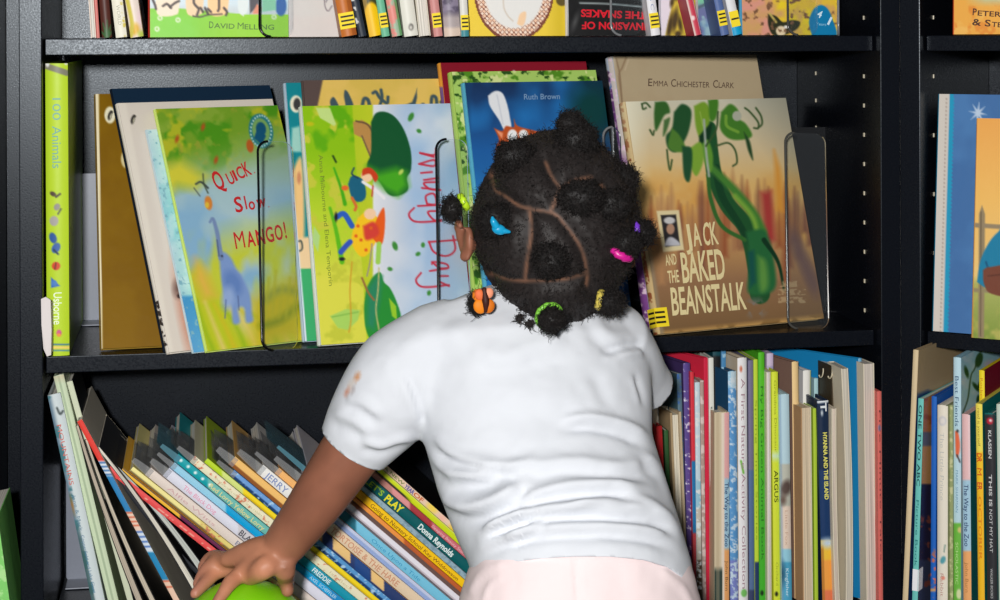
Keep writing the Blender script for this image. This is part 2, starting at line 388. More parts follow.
UPS = []
class Up: pass
def up_book(name, label, top, bot, wpx, y, shelf=ZB, w=.19, yaw=0.0, **kw):
    """spine-out book: spine centre at drawing points top and bot (on plane y), width in pixels across the spine; stands on shelf.
    Only noted here: settle() eases neighbours apart and then builds them all"""
    q = Up(); q.__dict__.update(name=name, label=label, top=top, bot=bot, wpx=wpx, y=y, shelf=shelf, w=w, yaw=yaw, kw=kw, w0=wpx, slack=.86); UPS.append(q); return q
def up_frame(q):
    a, b = on_y(*q.top, q.y), on_y(*q.bot, q.y); up = (a-b).normalized()
    rx = Vector((math.cos(q.yaw), math.sin(q.yaw), 0)); yv = up.cross(rx).normalized(); rx = yv.cross(up).normalized()
    e = (proj1(a+rx*.002)-proj1(a))/.002; u = (proj1(a+up*.002)-proj1(a)); u /= np.linalg.norm(u)
    q.t = t = q.wpx/abs(e[0]*u[1]-e[1]*u[0])                     # real thickness that spans wpx across the spine
    foot = abs(rx.z)*t/2; L = (a.z-q.shelf-foot)/up.z; base = a-up*L; o = base-rx*(t/2); w = q.w
    if q.kw.get('pages_out'): o = base+rx*(t/2)+yv*w; rx, yv = -rx, -yv    # fore-edge towards us: the book turned round
    zl = min((o+rx*p+yv*s_).z for p in (0, t) for s_ in (0, w)); o = o+Vector((0, 0, q.shelf+.0005-zl)); q.L = L
    q.M = Matrix(((rx.x, yv.x, up.x, o.x), (rx.y, yv.y, up.y, o.y), (rx.z, yv.z, up.z, o.z), (0, 0, 0, 1)))
    A = np.array(q.M)[:3, :3]; lo, hi = np.array((0, -.0026, 0)), np.array((t, w, L)); q.A = A; q.c = A@((lo+hi)/2)+np.array(o); q.e = (hi-lo)/2
def penetration(p, q):
    """least overlap of two boxes and its axis, or None when they are apart"""
    d = q.c-p.c; best = None; ax = [p.A[:, i] for i in range(3)]+[q.A[:, i] for i in range(3)]
    ax += [np.cross(p.A[:, i], q.A[:, j]) for i in range(3) for j in range(3)]
    for n in ax:
        l = np.linalg.norm(n)
        if l < 1e-4: continue
        n = n/l; s_ = (np.abs(p.A.T@n)*p.e).sum()+(np.abs(q.A.T@n)*q.e).sum()-abs(d@n)
        if s_ <= -.00012: return None
        if best is None or s_ < best[0]: best = (s_, n)
    return best
FACES = []
def settle():
    for q in UPS: up_frame(q)
    for it in range(36):
        hit = False
        for i, p in enumerate(UPS):
            for q in UPS[i+1:]+FACES:
                if np.linalg.norm(p.c-q.c) > np.linalg.norm(p.e)+np.linalg.norm(q.e): continue
                r = penetration(p, q)
                if r is None: continue
                hit = True; s_, n = r; fixed = not isinstance(q, Up)
                small = s_ < .3*min(p.t, q.t if not fixed else 9)
                al = abs(p.A[:, 0]@n) > .75
                if al and (small or (abs(p.yaw-(0 if fixed else q.yaw)) < .12)) and not fixed and it > 1:
                    for z in (p, q): z.wpx = max(z.w0*z.slack, z.wpx*max(.94, 1-(s_*.55+.0001)/(p.t+q.t)))
                elif fixed: p.w = max(.03, p.w*.9); p.wpx = max(p.w0*p.slack, p.wpx*(1 if p.w > .031 else .97))
                else:
                    z = p if abs(p.yaw) <= abs(q.yaw) else q
                    if abs(p.yaw-q.yaw) < .02: z = p if p.y > q.y else q
                    if z.w > .031: z.w = max(.03, z.w*.92)
                    else:
                        for z in (p, q): z.wpx = max(z.w0*z.slack, z.wpx*.97)
                up_frame(p)
                if not fixed: up_frame(q)
        if not hit: break
    for q in UPS: q.root = make_book(q.name, q.label, q.M, q.t, q.L, q.w, **q.kw)
def pose_cover(TL, BL, TR, BE, shelf, k0=.08, m0=0.0, reg=.35, y=None):
    """a cover that stands with its foot flat on the shelf, leaning back by k and turned by m: found from its drawn left, top and bottom edges"""
    B = on_z(*BL, shelf) if y is None else on_y(*BL, y); best = None
    rays = [ray(*p) for p in (TL, TR, BE)]
    def fit(k, m):
        n = Vector((-m, 1, -k)); right = Vector((1, m, 0)).normalized(); up = right.cross(n).normalized(); up = -up if up.z < 0 else up; q = (B-CAMP).dot(n)
        tl, tr, be = [CAMP+d*(q/d.dot(n)) for d in rays]; h = (tl-B).dot(up); w = (tr-tl).dot(right)
        c = ((tl-B).dot(right)/h/.02)**2+((tr-tl).dot(up)/w/.025)**2+((be-B).dot(up)/max((be-B).dot(right), .02)/.05)**2+reg*(((k-k0)/.1)**2+((m-m0)/.1)**2)
        return c, k, m, h, w, right, up
    if reg > 50: best = fit(k0, m0)
    else:
        for k in np.linspace(0, .8, 41):
            for m in np.linspace(-.8, .9, 69):
                r = fit(float(k), float(m))
                if best is None or r[0] < best[0]: best = r
    c, k, m, h, w, right, up = best
    return B, up, right, h, w, k, m
def face_book(name, label, TL, BL, TR, BE, t, shelf=0.0, k0=.08, m0=0.0, reg=.35, w=None, lift=None, y=None, **kw):
    lf = t*k0 if lift is None else lift
    for it in range(4):                      # settle the lowest corner onto the shelf
        B, up, right, h, w0, k, m = pose_cover(TL, BL, TR, BE, shelf+lf, k0, m0, reg, y)
        n = right.cross(up); o = B-n*t; wq = w or w0
        dz = shelf+.0005-min((o+n*a+right*b).z for a in (0, t) for b in (0, wq))
        if y is not None or abs(dz) < .0003: break
        lf += dz
    w = wq; o = o+Vector((0, 0, dz))
    M = Matrix(((n.x, right.x, up.x, o.x), (n.y, right.y, up.y, o.y), (n.z, right.z, up.z, o.z), (0, 0, 0, 1)))
    if VERB: print('POSE', label[:30], 'h %.3f w %.3f k %.2f m %.2f' % (h, w, k, m), 'BL', [round(q, 3) for q in B], 'TLy %.3f' % (B+up*h).y, 'fore %.3f %.3f' % ((B+right*w).y, (B+right*w+up*h).y))
    A = np.array(M)[:3, :3]; fb = type('Face', (), {})(); fb.A = A; fb.c = A@np.array((t/2, w/2, h/2))+np.array(M)[:3, 3]; fb.e = np.array((t, w, h))/2; fb.t = t; FACES.append(fb)
    return make_book(name, label, M, t, h, w, **kw)
VERB = False
# ------------------------------------------------------------------ artwork of the face-out covers (drawn in photo pixels)
def art_quick(g):
    g.grad([(100, (150, 170, 60)), (190, (165, 195, 200)), (255, (178, 203, 216)), (300, (205, 205, 150)), (350, (205, 200, 60))])
    g.blot(60, .45, .62, (135, 178, 208), 3, mask=g.ramp(0, 180, 0, 215)*(1-g.ramp(0, 280, 0, 310)))
    top = np.clip(1-((g.y-100)+(g.x-160)*.38-60)/45, 0, 1)
    g.mix(top, (118, 160, 42)); g.blot(22, .45, .6, (78, 148, 28), 5, mask=top); g.blot(16, .5, .64, (200, 192, 44), 8, mask=top*.8); g.blot(13, .56, .7, (140, 172, 60), 12, mask=top*.7)
    g.blot(9, .66, .76, (170, 160, 60), 31, mask=top*.5)
    g.poly([(163,168),(180,160),(205,176),(196,190),(178,186),(166,196)], (212, 205, 60), soft=7)
    for x, y in ((177,139),(203,127),(216,160)): g.ell(x, y, 1.8, 3.6, (178, 84, 34), 15, soft=1.2)
    g.ell(250, 146, 3.6, 6.5, (185, 92, 38), -8)
    bot = g.ramp(0, 285, 12, 325); g.blot(40, .3, .6, (198, 205, 60), 17, sx=2, mask=bot)
    g.poly([(178,285),(200,262),(215,290),(240,335),(262,352),(200,352)], (190, 200, 40), soft=5)
    g.poly([(195,258),(206,270),(216,296),(204,300),(194,280)], (230, 180, 80), soft=6, a=.8)
    for i in range(9): g.line([(196+i*9, 300+i*2), (205+i*11, 330), (214+i*11, 352)], 3, [(150, 185, 30), (228, 205, 120), (210, 190, 40)][i % 3], taper=6, soft=2, a=.7)
    g.poly([(252,300),(300,275),(306,335),(255,348)], (200, 180, 30), soft=9, a=.9); g.line([(262,326),(280,320),(300,305)], 7, (140, 150, 24), soft=4); g.line([(265,300),(280,290),(298,292)], 6, (150, 158, 60), soft=4)
    for i in range(7): g.line([(258+i*7, 318), (262+i*7, 285-(i%3)*7)], 2.5, (186, 178, 40), soft=1.5, a=.7)
    # a small blue elephant reaching up with its trunk
    g.poly([(219,255),(224,252),(231,258),(236,268),(243,278),(250,295),(252,312),(253,321),(246,322),(244,308),(238,309),(240,322),(233,323),(231,306),(224,296),(221,278)], (126, 154, 205), sm=True, soft=1.6)
    g.ell(233, 283, 8, 13, (100, 132, 192), -25, soft=3); g.ell(228, 298, 6, 11, (148, 172, 216), 10, soft=3)
    g.line([(221,258),(219,245),(217,232),(213,219),(210,222)], 5.5, (118, 140, 180), taper=2.5); g.line([(219,256),(217,240)], 1, (70, 84, 120))
    g.ell(208.5, 203, 3.8, 7, (214, 130, 52), -10); g.ell(207, 205, 2, 3, (228, 190, 60), 0)
    g.ell(222, 256, 1, 1, (40, 45, 60)); g.line([(226,300),(225,318)], 1, (86, 104, 150)); g.line([(238,296),(239,310)], 1, (86, 104, 150))
    # twig, round badge
    g.line([(196,184),(201,182),(208,188)], 2, (60, 70, 70)); g.line([(203,174),(204,184),(208,193)], 1.3, (70, 80, 60)); g.line([(194,188),(200,196)], 1, (80, 90, 90))
    g.ell(261, 131, 12, 17.5, (40, 122, 132), -12); g.ell(261, 131, 8.6, 13, (122, 168, 96), -12); g.ell(261, 129, 5, 7, (22, 84, 118), -12); g.poly([(254,138),(258,126),(266,136),(262,145)], (22, 84, 118)); 
    for i in range(26):
        a = i*math.tau/26; g.ell(261+10.3*math.cos(a), 131+15.4*math.sin(a), .8, 1.0, (188, 222, 214), soft=.5)
def art_windy(g):
    g.grad([(300, (150, 190, 20)), (372, (190, 204, 40)), (374, (225, 226, 232)), (392, (206, 212, 222)), (415, (172, 194, 222)), (462, (182, 188, 204))], 'x')
    g.blot(60, .35, .7, (150, 186, 222), 4, mask=g.ramp(378, 0, 410, 0)*.8); g.blot(44, .45, .75, (218, 222, 230), 9, mask=g.ramp(378, 0, 395, 0)*.7)
    g.mix(g.ramp(0, 260, 0, 320)*g.ramp(385, 0, 420, 0)*.5, (214, 222, 232))
    left = np.clip((352.5+(g.y-110)*.062-g.x)/1.4+.5, 0, 1)
    g.mix(left, (140, 192, 14)); g.mix(left*g.ramp(0, 150, 0, 215), (184, 210, 46)); g.mix(left*g.ramp(0, 235, 0, 280), (218, 216, 74)); g.blot(20, .52, .66, (96, 172, 8), 6, mask=left*(1-g.ramp(0, 190, 0, 230))); g.blot(14, .56, .68, (196, 200, 60), 15, mask=left)
    for p in ([(316,108),(320,118),(334,126),(336,124),(330,108)],): g.poly(p, (196, 222, 132), sm=False)
    g.line([(334,168),(341,188),(345,204)], 2, (70, 170, 20), taper=4); g.line([(330,208),(336,230),(342,262)], 3, (92, 184, 24), taper=5); g.poly([(314,226),(320,236),(318,252),(312,240)], (176, 214, 130))
    g.ell(310, 124, 4, 2.2, (190, 190, 20)); g.line([(333,156),(336,162)], 2, (40, 70, 20))
    g.poly([(330,316),(346,309),(360,310),(358,320),(348,330),(338,328)], (168, 210, 96)); g.line([(332,317),(358,312)], 1, (120, 176, 70))
    # tree roots and two hills of dark green leaves
    g.poly([(353,122),(362,120),(372,126),(374,136),(371,158),(367,150),(362,138),(354,134)], (186, 138, 74)); g.line([(356,121),(369,126),(378,148)], 1.6, (96, 76, 52)); g.line([(362,136),(371,158)], 1.4, (110, 90, 64))
    g.poly([(371,122),(376,113),(386,112),(396,118),(405,132),(411,152),(411,170),(407,178),(408,190),(398,196),(388,194),(378,180),(369,176),(367,164),(371,152)], (16, 84, 44), sm=True)
    g.poly([(367,166),(371,178),(385,190),(398,196),(408,186),(406,172),(396,168),(380,172)], (70, 166, 30), soft=5); g.ell(401, 172, 3.2, 1.8, (190, 214, 96), -50)
    g.poly([(366,290),(372,278),(380,272),(384,282),(390,288),(396,300),(401,316),(400,332),(388,342),(374,343),(366,330),(364,308)], (38, 140, 52), sm=True)
    g.poly([(368,288),(376,276),(382,276),(380,300),(374,330),(367,325)], (40, 132, 92), soft=3); g.line([(379,268),(378,290),(376,310),(379,330)], 1.3, (196, 186, 120)); g.poly([(389,298),(396,306),(397,320),(392,316)], (150, 200, 44)); g.line([(362,278),(368,292),(374,300)], 2, (150, 104, 60)); g.line([(352,262),(350,290),(351,318),(349,332)], 1.2, (206, 150, 40))
    # a child in a blue jacket and one in a yellow dress, blown along
    g.ell(367, 176, 6, 6, (246, 204, 164)); g.poly([(362,176),(363,169),(371,168),(378,176),(375,182),(370,174)], (204, 62, 28), sm=True)
    g.poly([(348,184),(352,176),(363,180),(366,196),(360,202),(352,198)], (24, 96, 124), sm=True); g.line([(363,182),(375,190),(384,198)], 3, (236, 232, 236)); g.line([(352,198),(356,206),(355,210)], 3, (214, 110, 50)); g.ell(345, 188, 3.6, 2.6, (232, 104, 44)); g.line([(373,186),(372,196)], 1.5, (196, 60, 60))
    g.poly([(358,218),(366,212),(376,216),(380,226),(378,238),(368,254),(360,256),(352,244),(353,230)], (246, 196, 30), sm=True); g.poly([(372,232),(378,216),(384,208),(385,226),(382,244),(374,240)], (232, 92, 26), sm=True); g.ell(370, 214, 6, 5.5, (246, 204, 164)); g.poly([(363,226),(374,222),(379,234),(366,240)], (214, 64, 52), sm=True, soft=1.5)
    for x, y in ((358,226),(361,240),(366,250),(356,236),(371,228)): g.ell(x, y, 1.7, 1.7, (226, 98, 30))
    g.line([(337,217),(344,214),(352,226)], 5.5, (44, 92, 190)); g.line([(341,252),(346,246),(350,242)], 5.5, (52, 84, 186)); g.ell(336, 217, 1.6, 4.5, (28, 30, 40)); g.ell(342, 259, 3, 1.8, (28, 30, 40)); g.line([(358,178),(352,174),(354,168)], 1.6, (28, 56, 90))
    g.line([(379,244),(378,262)], 5, (158, 208, 84)); g.line([(372,244),(370,262),(367,276)], 1.2, (150, 130, 150))
    for x, y, a in ((411,117,25),(395,246,-20),(418,254,60),(390,269,-70),(429,293,10),(423,245,0),(419,131,-60)): g.ell(x, y, 2.0 if a != 25 and a != -20 else 2.6, 4.6 if a in (25, -20) else 2.6, (62, 138, 56), a)
    # hand-lettered title running down the cover
    red = (196, 40, 62); W2 = 1.9
    for p in ([(420,153),(434,155),(436,149)], [(420,153),(434,157)], [(419,164),(434,160),(434,166),(419,164)], [(421,173),(432,172)], [(424,180),(438,178)],
              [(438,182),(424,183),(430,189),(440,190)], [(422,188),(440,190)], [(427,204),(426,196),(434,194),(436,204),(427,204)], [(418,206),(440,205)],
              [(438,211),(428,212),(434,220),(441,220)], [(414,208),(409,214),(412,220),(420,222),(441,221)],
              [(429,242),(456,240)], [(429,242),(434,252),(446,256),(455,250),(453,236)], [(432,264),(434,262),(446,264),(448,268),(440,268),(432,262)], [(430,271),(448,268)],
              [(440,276),(448,276)], [(421,273),(416,280),(420,286),(430,287),(449,285)], [(440,282),(449,286)]): g.line(p, W2, red, sm=len(p) > 2, soft=.6)
def art_fox(g):
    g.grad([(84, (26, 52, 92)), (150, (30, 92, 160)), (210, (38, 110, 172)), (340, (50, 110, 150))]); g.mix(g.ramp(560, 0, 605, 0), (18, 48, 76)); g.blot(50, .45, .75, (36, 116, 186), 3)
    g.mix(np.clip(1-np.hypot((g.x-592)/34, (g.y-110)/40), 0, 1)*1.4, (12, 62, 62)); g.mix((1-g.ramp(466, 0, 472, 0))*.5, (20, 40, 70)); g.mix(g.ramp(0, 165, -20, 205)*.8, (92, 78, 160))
    g.poly([(488,96),(493,92),(498,91),(503,94),(507,104),(510,118),(511,128),(505,131),(499,120),(490,106)], (230, 232, 236), sm=True); g.line([(497,95),(503,124)], 1, (200, 204, 214))
    g.poly([(494,128),(502,131),(506,126),(514,127),(514,119),(518,126),(536,131),(560,138),(580,160),(575,220),(520,220),(500,180),(496,150),(499,140)], (190, 82, 34), sm=True)
    g.poly([(496,130),(503,133),(502,139)], (240, 150, 110)); g.ell(512.5, 136, 5, 6.6, (240, 240, 240)); g.ell(523.5, 134.5, 4.6, 4.8, (240, 240, 240)); g.ell(514, 138, 2, 2.6, (190, 196, 200)); g.ell(524, 136, 2, 2, (190, 196, 200))
def art_jack(g):
    g.grad([(100, (206, 202, 180)), (150, (214, 192, 150)), (185, (222, 182, 112)), (230, (206, 158, 96)), (280, (150, 112, 80)), (335, (120, 92, 60))])
    g.mix((1-g.ramp(626, 0, 650, 0))*(1-g.ramp(0, 130, 0, 210)), (232, 226, 200)); g.mix(g.ramp(745, 130, 785, 100)*.7, (140, 138, 122)); g.blot(30, .5, .68, (214, 160, 84), 5, mask=g.ramp(0, 165, 0, 200)*(1-g.ramp(0, 240, 0, 260)))
    # pointed fence-like hills
    rr = random.Random(3)
    for i in range(34):
        x = 652+i*5.1+rr.uniform(-2, 2); t = rr.uniform(178, 212) if x < 700 or x > 748 else rr.uniform(165, 190); b = rr.uniform(225, 285); c = rr.choice([(140, 96, 70), (160, 110, 76), (126, 78, 62), (176, 130, 88), (150, 84, 54)])
        g.poly([(x-3.2, b), (x-2.6, t+16), (x, t), (x+2.8, t+15), (x+4.4, b)], c, soft=2.4, a=.75)
    g.poly([(760,192),(772,190),(776,240),(766,245)], (170, 62, 58), soft=3, a=.8); g.poly([(774,150),(780,168),(784,212),(777,210)], (216, 148, 60), soft=3)
    for i in range(6): g.ell(794+i*4, 240+i*9, 5, 11, (112, 86, 84), -10, soft=4, a=.7)
    dark = g.ramp(0, 238, -4, 262)*(1-g.ramp(745, 0, 800, 0)*.55); g.mix(dark*.92, (62, 50, 46)); g.blot(16, .5, .7, (98, 76, 62), 8, mask=dark); g.blot(12, .58, .7, (40, 34, 34), 18, mask=dark)
    g.mix(g.ramp(0, 299, 6, 330)*.0, (200, 160, 90)); e = np.clip((g.y-(330-(g.x-656)*.105))/6, 0, 1); g.mix(e, (206, 160, 92)); g.blot(12, .5, .6, (120, 90, 50), 23, mask=e)
    g.mix(np.clip((6-(g.x-(624+(g.y-101)*.153)))/3, 0, 1)*g.ramp(0, 240, 0, 262)*.7, (150, 136, 112))
    # beanstalk: twisted stem, hanging leaves, curled tendrils
    dg, mg, lg = (24, 66, 40), (60, 118, 44), (112, 158, 44)
    g.line([(709,128),(712,160),(716,180),(728,205),(745,225),(752,243),(757,268),(760,294)], 14, (34, 84, 46), taper=20); g.line([(716,168),(722,196),(738,222),(752,246)], 8, dg, taper=6); g.line([(712,168),(734,190),(752,212),(762,232)], 7, (70, 128, 52), taper=10, soft=2); g.line([(708,175),(711,200),(722,226),(745,240)], 4, (54, 104, 46)); g.line([(735,196),(752,216),(758,236)], 4.5, (122, 168, 62), soft=2)
    g.poly([(746,232),(764,230),(772,250),(776,284),(766,294),(748,292),(750,262)], (40, 104, 58), sm=True, soft=2); g.poly([(758,256),(766,262),(768,286),(760,290)], (92, 146, 66), sm=True, soft=3); g.poly([(748,252),(754,250),(756,282),(750,288)], (24, 84, 74), soft=2); g.line([(764,240),(778,262),(784,290)], 5, (20, 56, 34), taper=2)
    for pts, c in (([(655,102),(666,102),(670,112),(664,116),(656,131),(654,116)], (54, 100, 44)), ([(664,120),(670,118),(667,130),(663,136)], (76, 112, 62)),
                   ([(674,112),(682,104),(691,110),(690,126),(685,140),(676,152),(668,148),(666,136),(672,128)], (36, 82, 46)), ([(672,128),(680,136),(686,150),(676,152),(668,146)], (80, 126, 50)),
                   ([(694,106),(704,102),(710,110),(709,124),(702,140),(696,128)], (120, 160, 48)), ([(699,136),(706,128),(712,124),(708,142),(700,146)], (22, 56, 34)), ([(690,148),(700,142),(704,152),(702,166),(696,176),(690,164)], (124, 166, 56)),
                   ([(702,144),(708,140),(713,156),(711,172),(705,164)], (96, 150, 52)), ([(682,146),(692,150),(690,180),(684,176)], (34, 80, 50)), ([(708,100),(718,100),(716,118),(710,120)], (70, 128, 40)),
                   ([(721,112),(730,104),(738,110),(738,118),(746,124),(752,136),(740,140),(728,138),(720,128)], (70, 126, 44)), ([(744,132),(750,142),(753,160),(748,150)], (38, 70, 40))):
        g.poly(pts, c, sm=True, soft=1.2)
    g.line([(726,116),(727,126),(738,132)], 3, (116, 164, 60)); g.ell(737, 116, 4.6, 5, (176, 178, 160)); g.line([(700,112),(703,126)], 1, (150, 184, 80)); g.line([(704,120),(706,150),(709,176)], 2.2, (168, 178, 168), soft=1)
    for p in ([(642,104),(646,103),(650,107)], [(642,104),(643,109),(646,108)], [(654,131),(653,135),(650,130)], [(716,146),(728,143),(735,150),(737,162),(733,166)], [(672,160),(670,170),(668,160),(667,150)], [(745,108),(750,112),(758,122),(758,128),(754,128)], [(756,108),(761,116),(762,124),(758,128)], [(706,146),(716,130),(718,112)]): g.line(p, 1.8, (58, 84, 46), soft=.8)
    # framed little portrait beside the lettering, and pale lettering at lower right
    g.poly([(656.5,211),(679,210),(684,250),(663,252)], (222, 206, 160)); g.poly([(660.5,215),(676,214.5),(680,245),(665.5,247)], (46, 44, 46)); g.ell(670.5, 229, 4, 5.4, (176, 136, 112)); g.poly([(664,246),(668,238),(674,238),(680,245)], (188, 188, 196), sm=True, soft=1); g.ell(669.5, 220.5, 5.6, 3.4, (198, 196, 196))
    for y, x0, x1 in ((284, 779, 797), (292, 778, 806), (300, 777, 806)): g.blot(4, .42, .55, (188, 160, 120), int(y), mask=((np.abs(g.y-y) < 3) & (g.x > x0) & (g.x < x1))*.75)
    g.blot(7, .5, .6, (128, 122, 116), 44, mask=np.clip(1-np.hypot((g.x-756)/14, (g.y-308)/13), 0, 1)*1.3)
def art_emma(g): g.fill((186, 168, 136)); g.blot(40, .4, .7, (180, 160, 128), 2); g.line([(626,58),(622,68),(619,76),(622,102)], 1.5, (150, 124, 96)); g.line([(629,58),(625,70)], 1, (206, 186, 156)); g.line([(616,58),(620,76),(622,102)], 1.2, (140, 116, 90)); g.mix((1-g.ramp(612, 0, 617, 0)), (206, 196, 176))
def art_mustard(g):
    g.fill((126, 90, 0)); g.blot(30, .4, .7, (132, 96, 2), 3); g.mix(np.clip((98.8+(g.y-97)*.015-g.x)/.8+.5, 0, 1), (238, 226, 190)); g.ell(110, 115, 5.4, 8.4, (236, 230, 200)); penguin(g, 110, 115, 1.0); g.ell(126, 159, 5, 9, (214, 200, 150))
def penguin(g, x, y, k): g.ell(x-.2*k, y+.8*k, 2.0*k, 4.2*k, (26, 24, 24), 12); g.ell(x+1.4*k, y-2.8*k, 1.6*k, 1.6*k, (26, 24, 24)); g.ell(x+.7*k, y+1.2*k, .7*k, 2.4*k, (236, 230, 200), 12)
def art_white(g):
    g.fill((222, 212, 200)); g.mix(np.clip((126+(g.y-104)*.192-g.x)/3+.5, 0, 1)*.5, (240, 232, 218)); penguin(g, 133, 119, .95)
    d = np.clip(1-np.hypot((g.x-(180+(g.y-300)*.2))/9, (g.y-320)/75), 0, 1); g.mix(d*1.2, (206, 160, 140)); g.ell(178, 288, 4, 7, (104, 80, 74), 0, soft=4); g.ell(180, 296, 3, 2.5, (60, 46, 46))
def art_aqua(g):
    g.grad([(128, (205, 228, 232)), (160, (176, 218, 226)), (230, (140, 208, 220)), (250, (180, 216, 226)), (294, (168, 216, 222)), (297.5, (70, 150, 205)), (352, (96, 166, 214))]); g.blot(9, .45, .7, (206, 232, 238), 6, mask=(1-g.ramp(0, 285, 0, 295))*.6); g.blot(4, .66, .74, (130, 180, 198), 16)
def art_teal(g):
    g.fill((12, 132, 144)); g.mix(np.clip((283.5+(g.y-87)*.086-g.x)/.9+.5, 0, 1), (176, 206, 230)); g.ell(296, 104, 6, 8.6, (238, 232, 206)); g.ell(297, 104, 3.6, 6, (60, 60, 60)); g.poly([(292,128),(300,126),(302,152),(291,152)], (158, 208, 196), soft=1.5); g.poly([(290,176),(302,160),(304,245),(294,247)], (240, 196, 130), sm=True, soft=2); g.poly([(290,240),(312,236),(314,270),(294,272)], (238, 206, 160), soft=1.5); g.line([(296,243),(301,241),(302,249),(297,252)], 1.6, (50, 70, 70)); g.poly([(290,269),(330,268),(330,350),(290,350)], (58, 172, 108)); g.ell(299, 178, 2, 6, (206, 140, 100)); g.mix(np.clip((285+(g.y-87)*.086-g.x)/.9+.5, 0, 1), (216, 228, 240))
def art_max(g):
    g.fill((226, 190, 96)); g.blot(24, .4, .65, (216, 184, 84), 3); g.mix(np.clip((322-(g.y-84)*.2-g.x)/2+.5, 0, 1), (88, 72, 68)); dk = (62, 84, 92)
    g.poly([(331,108),(330,101),(333,97),(336,100),(339,108)], dk, sm=True); g.poly([(346,108),(344,96),(345,90),(349,94),(354,108)], dk, sm=True); g.line([(362,108),(364,99),(368,100),(370,108)], 3.6, dk); g.line([(373,93),(376,92),(380,98),(387,103),(388,97)], 3.2, dk); g.line([(381,90),(382,98),(379,108)], 3.2, dk)
    g.poly([(398,108),(412,102),(416,92),(417,88),(417,98),(415,108)], dk, sm=False); g.line([(431,108),(432,97),(436,98),(437,108)], 3.4, dk); g.line([(441,102),(447,98)], 3, dk); g.line([(420,108),(423,104),(426,108)], 2.4, dk)
def art_leafy(g):
    g.fill((170, 206, 104)); g.blot(9, .5, .58, (84, 140, 36), 4); g.blot(6, .62, .68, (44, 84, 30), 9); g.blot(8, .6, .66, (214, 226, 150), 14)
def art_maroon(g): g.fill((138, 24, 42)); [g.ell(x, y, 1.3, 1.3, (226, 206, 210)) for x, y in ((504, 74), (514, 71.5), (576, 74), (540, 76))]
def art_navy(g): g.fill((22, 44, 66))
def art_blue_star(g):
    g.fill((66, 112, 168)); g.blot(30, .4, .7, (74, 124, 180), 3); b = lambda x0, x1: np.clip((g.x-(x0-(g.y-97)*.026))/.8+.5, 0, 1)*np.clip(((x1-(g.y-97)*.026)-g.x)/.8+.5, 0, 1)
    g.mix(b(930, 949.5), (214, 206, 196)); g.mix(b(949.5, 953.5), (30, 154, 194)); 
    for i in range(60): g.ell(953.5-i*4*.026, 99+i*4, 1.1, 1.1, (30, 154, 194), soft=.5); g.ell(946.5-i*4*.026, 99+i*4, .7, 1.0, (166, 150, 140), soft=.5)
    for a in range(4):
        q = math.radians(a*45+8); g.poly([(978+9*math.cos(q), 113+11*math.sin(q)), (978-1.6*math.sin(q), 113+1.6*math.cos(q)), (978-9*math.cos(q), 113-11*math.sin(q)), (978+1.6*math.sin(q), 113-1.6*math.cos(q))], (190, 208, 230))
def art_fence(g):
    g.grad([(118, (240, 170, 84)), (200, (244, 190, 100)), (275, (240, 200, 124)), (284, (176, 180, 100)), (340, (128, 150, 62))]); g.blot(14, .5, .7, (180, 176, 90), 5, mask=g.ramp(0, 280, 0, 290))
    g.poly([(978,338),(979,214),(982,205),(985,214),(984,338)], (150, 132, 100)); g.line([(973,225),(1003,227)], 4.5, (150, 132, 104), sm=False); g.line([(973,290),(990,291)], 4, (150, 136, 100), sm=False); g.line([(981,212),(980.5,336)], 1, (100, 86, 66), sm=False)
    g.poly([(977,282),(980,262),(988,244),(998,232),(1010,226),(1030,300),(1000,292),(986,288)], (22, 126, 164), sm=True); g.line([(986,262),(990,276),(988,286)], 2, (16, 86, 124)); g.poly([(983,270),(990,267),(1020,266),(1020,296),(992,294),(984,284)], (120, 66, 48), sm=True); g.line([(988,276),(1006,274)], 1.2, (88, 46, 34))
    g.mix(np.clip((976.5-(g.y-119)*.015-g.x)/.8+.5, 0, 1)*.6, (206, 140, 60))
def art_meadow(g):
    g.grad([(-60, (196, 226, 240)), (4, (212, 228, 236)), (9, (206, 216, 220))]); ed = 8.5+np.clip((g.x-180)*.09, 0, 6); g.mix((g.y-ed)/1.4+.5, (128, 208, 36)); g.mix(g.ramp(190, 0, 230, 0)*(((g.y-ed)/1.4) > 0)*.6, (158, 214, 10)); g.mix(np.clip((1-g.ramp(150, 0, 200, 0))*((g.y-9)/4), 0, 1)*.6, (132, 216, 70))
    for x, y in ((160,18),(178,20),(157,29),(274,17)): g.ell(x, y, 2.6, 2.6, (226, 240, 210)); g.ell(x, y, 1.2, 1.2, (150, 210, 80))
    # legs and paws of animals standing on the grass
    for x0, x1, c in ((156,180,(246,228,204)),(186,204,(246,212,170)),(208,229,(250,206,150)),(238,249,(226,234,232))): g.poly([(x0,-30),(x1,-30),(x1-1,8),(x1-5,15),(x0+5,16),(x0,8)], c, sm=True)
    g.poly([(249,-10),(262,-20),(258,6),(250,14)], (70, 66, 74)); g.poly([(252,14),(257,4),(262,8),(259,14)], (226, 140, 110)); g.ell(281, 6, 5.5, 10, (24, 96, 172)); g.poly([(262,-30),(276,-30),(276,10),(262,12)], (140, 210, 170))
    bl = (56, 44, 44)
    for p in ([(194,-4),(194,3),(198,8)], [(197,15),(200,8),(203,12)], [(205,8),(208,14)], [(208,9),(211,12)], [(219,-2),(219,8),(218,11)], [(224,8),(227,12),(226,15)], [(152,-2),(155,5),(156,9)], [(163,6),(167,4),(171,8)], [(170,7),(175,3),(179,1)]): g.line(p, 2.2, bl, soft=.8)
    g.line([(193,16),(200,17),(208,15),(222,14)], 1.3, bl)
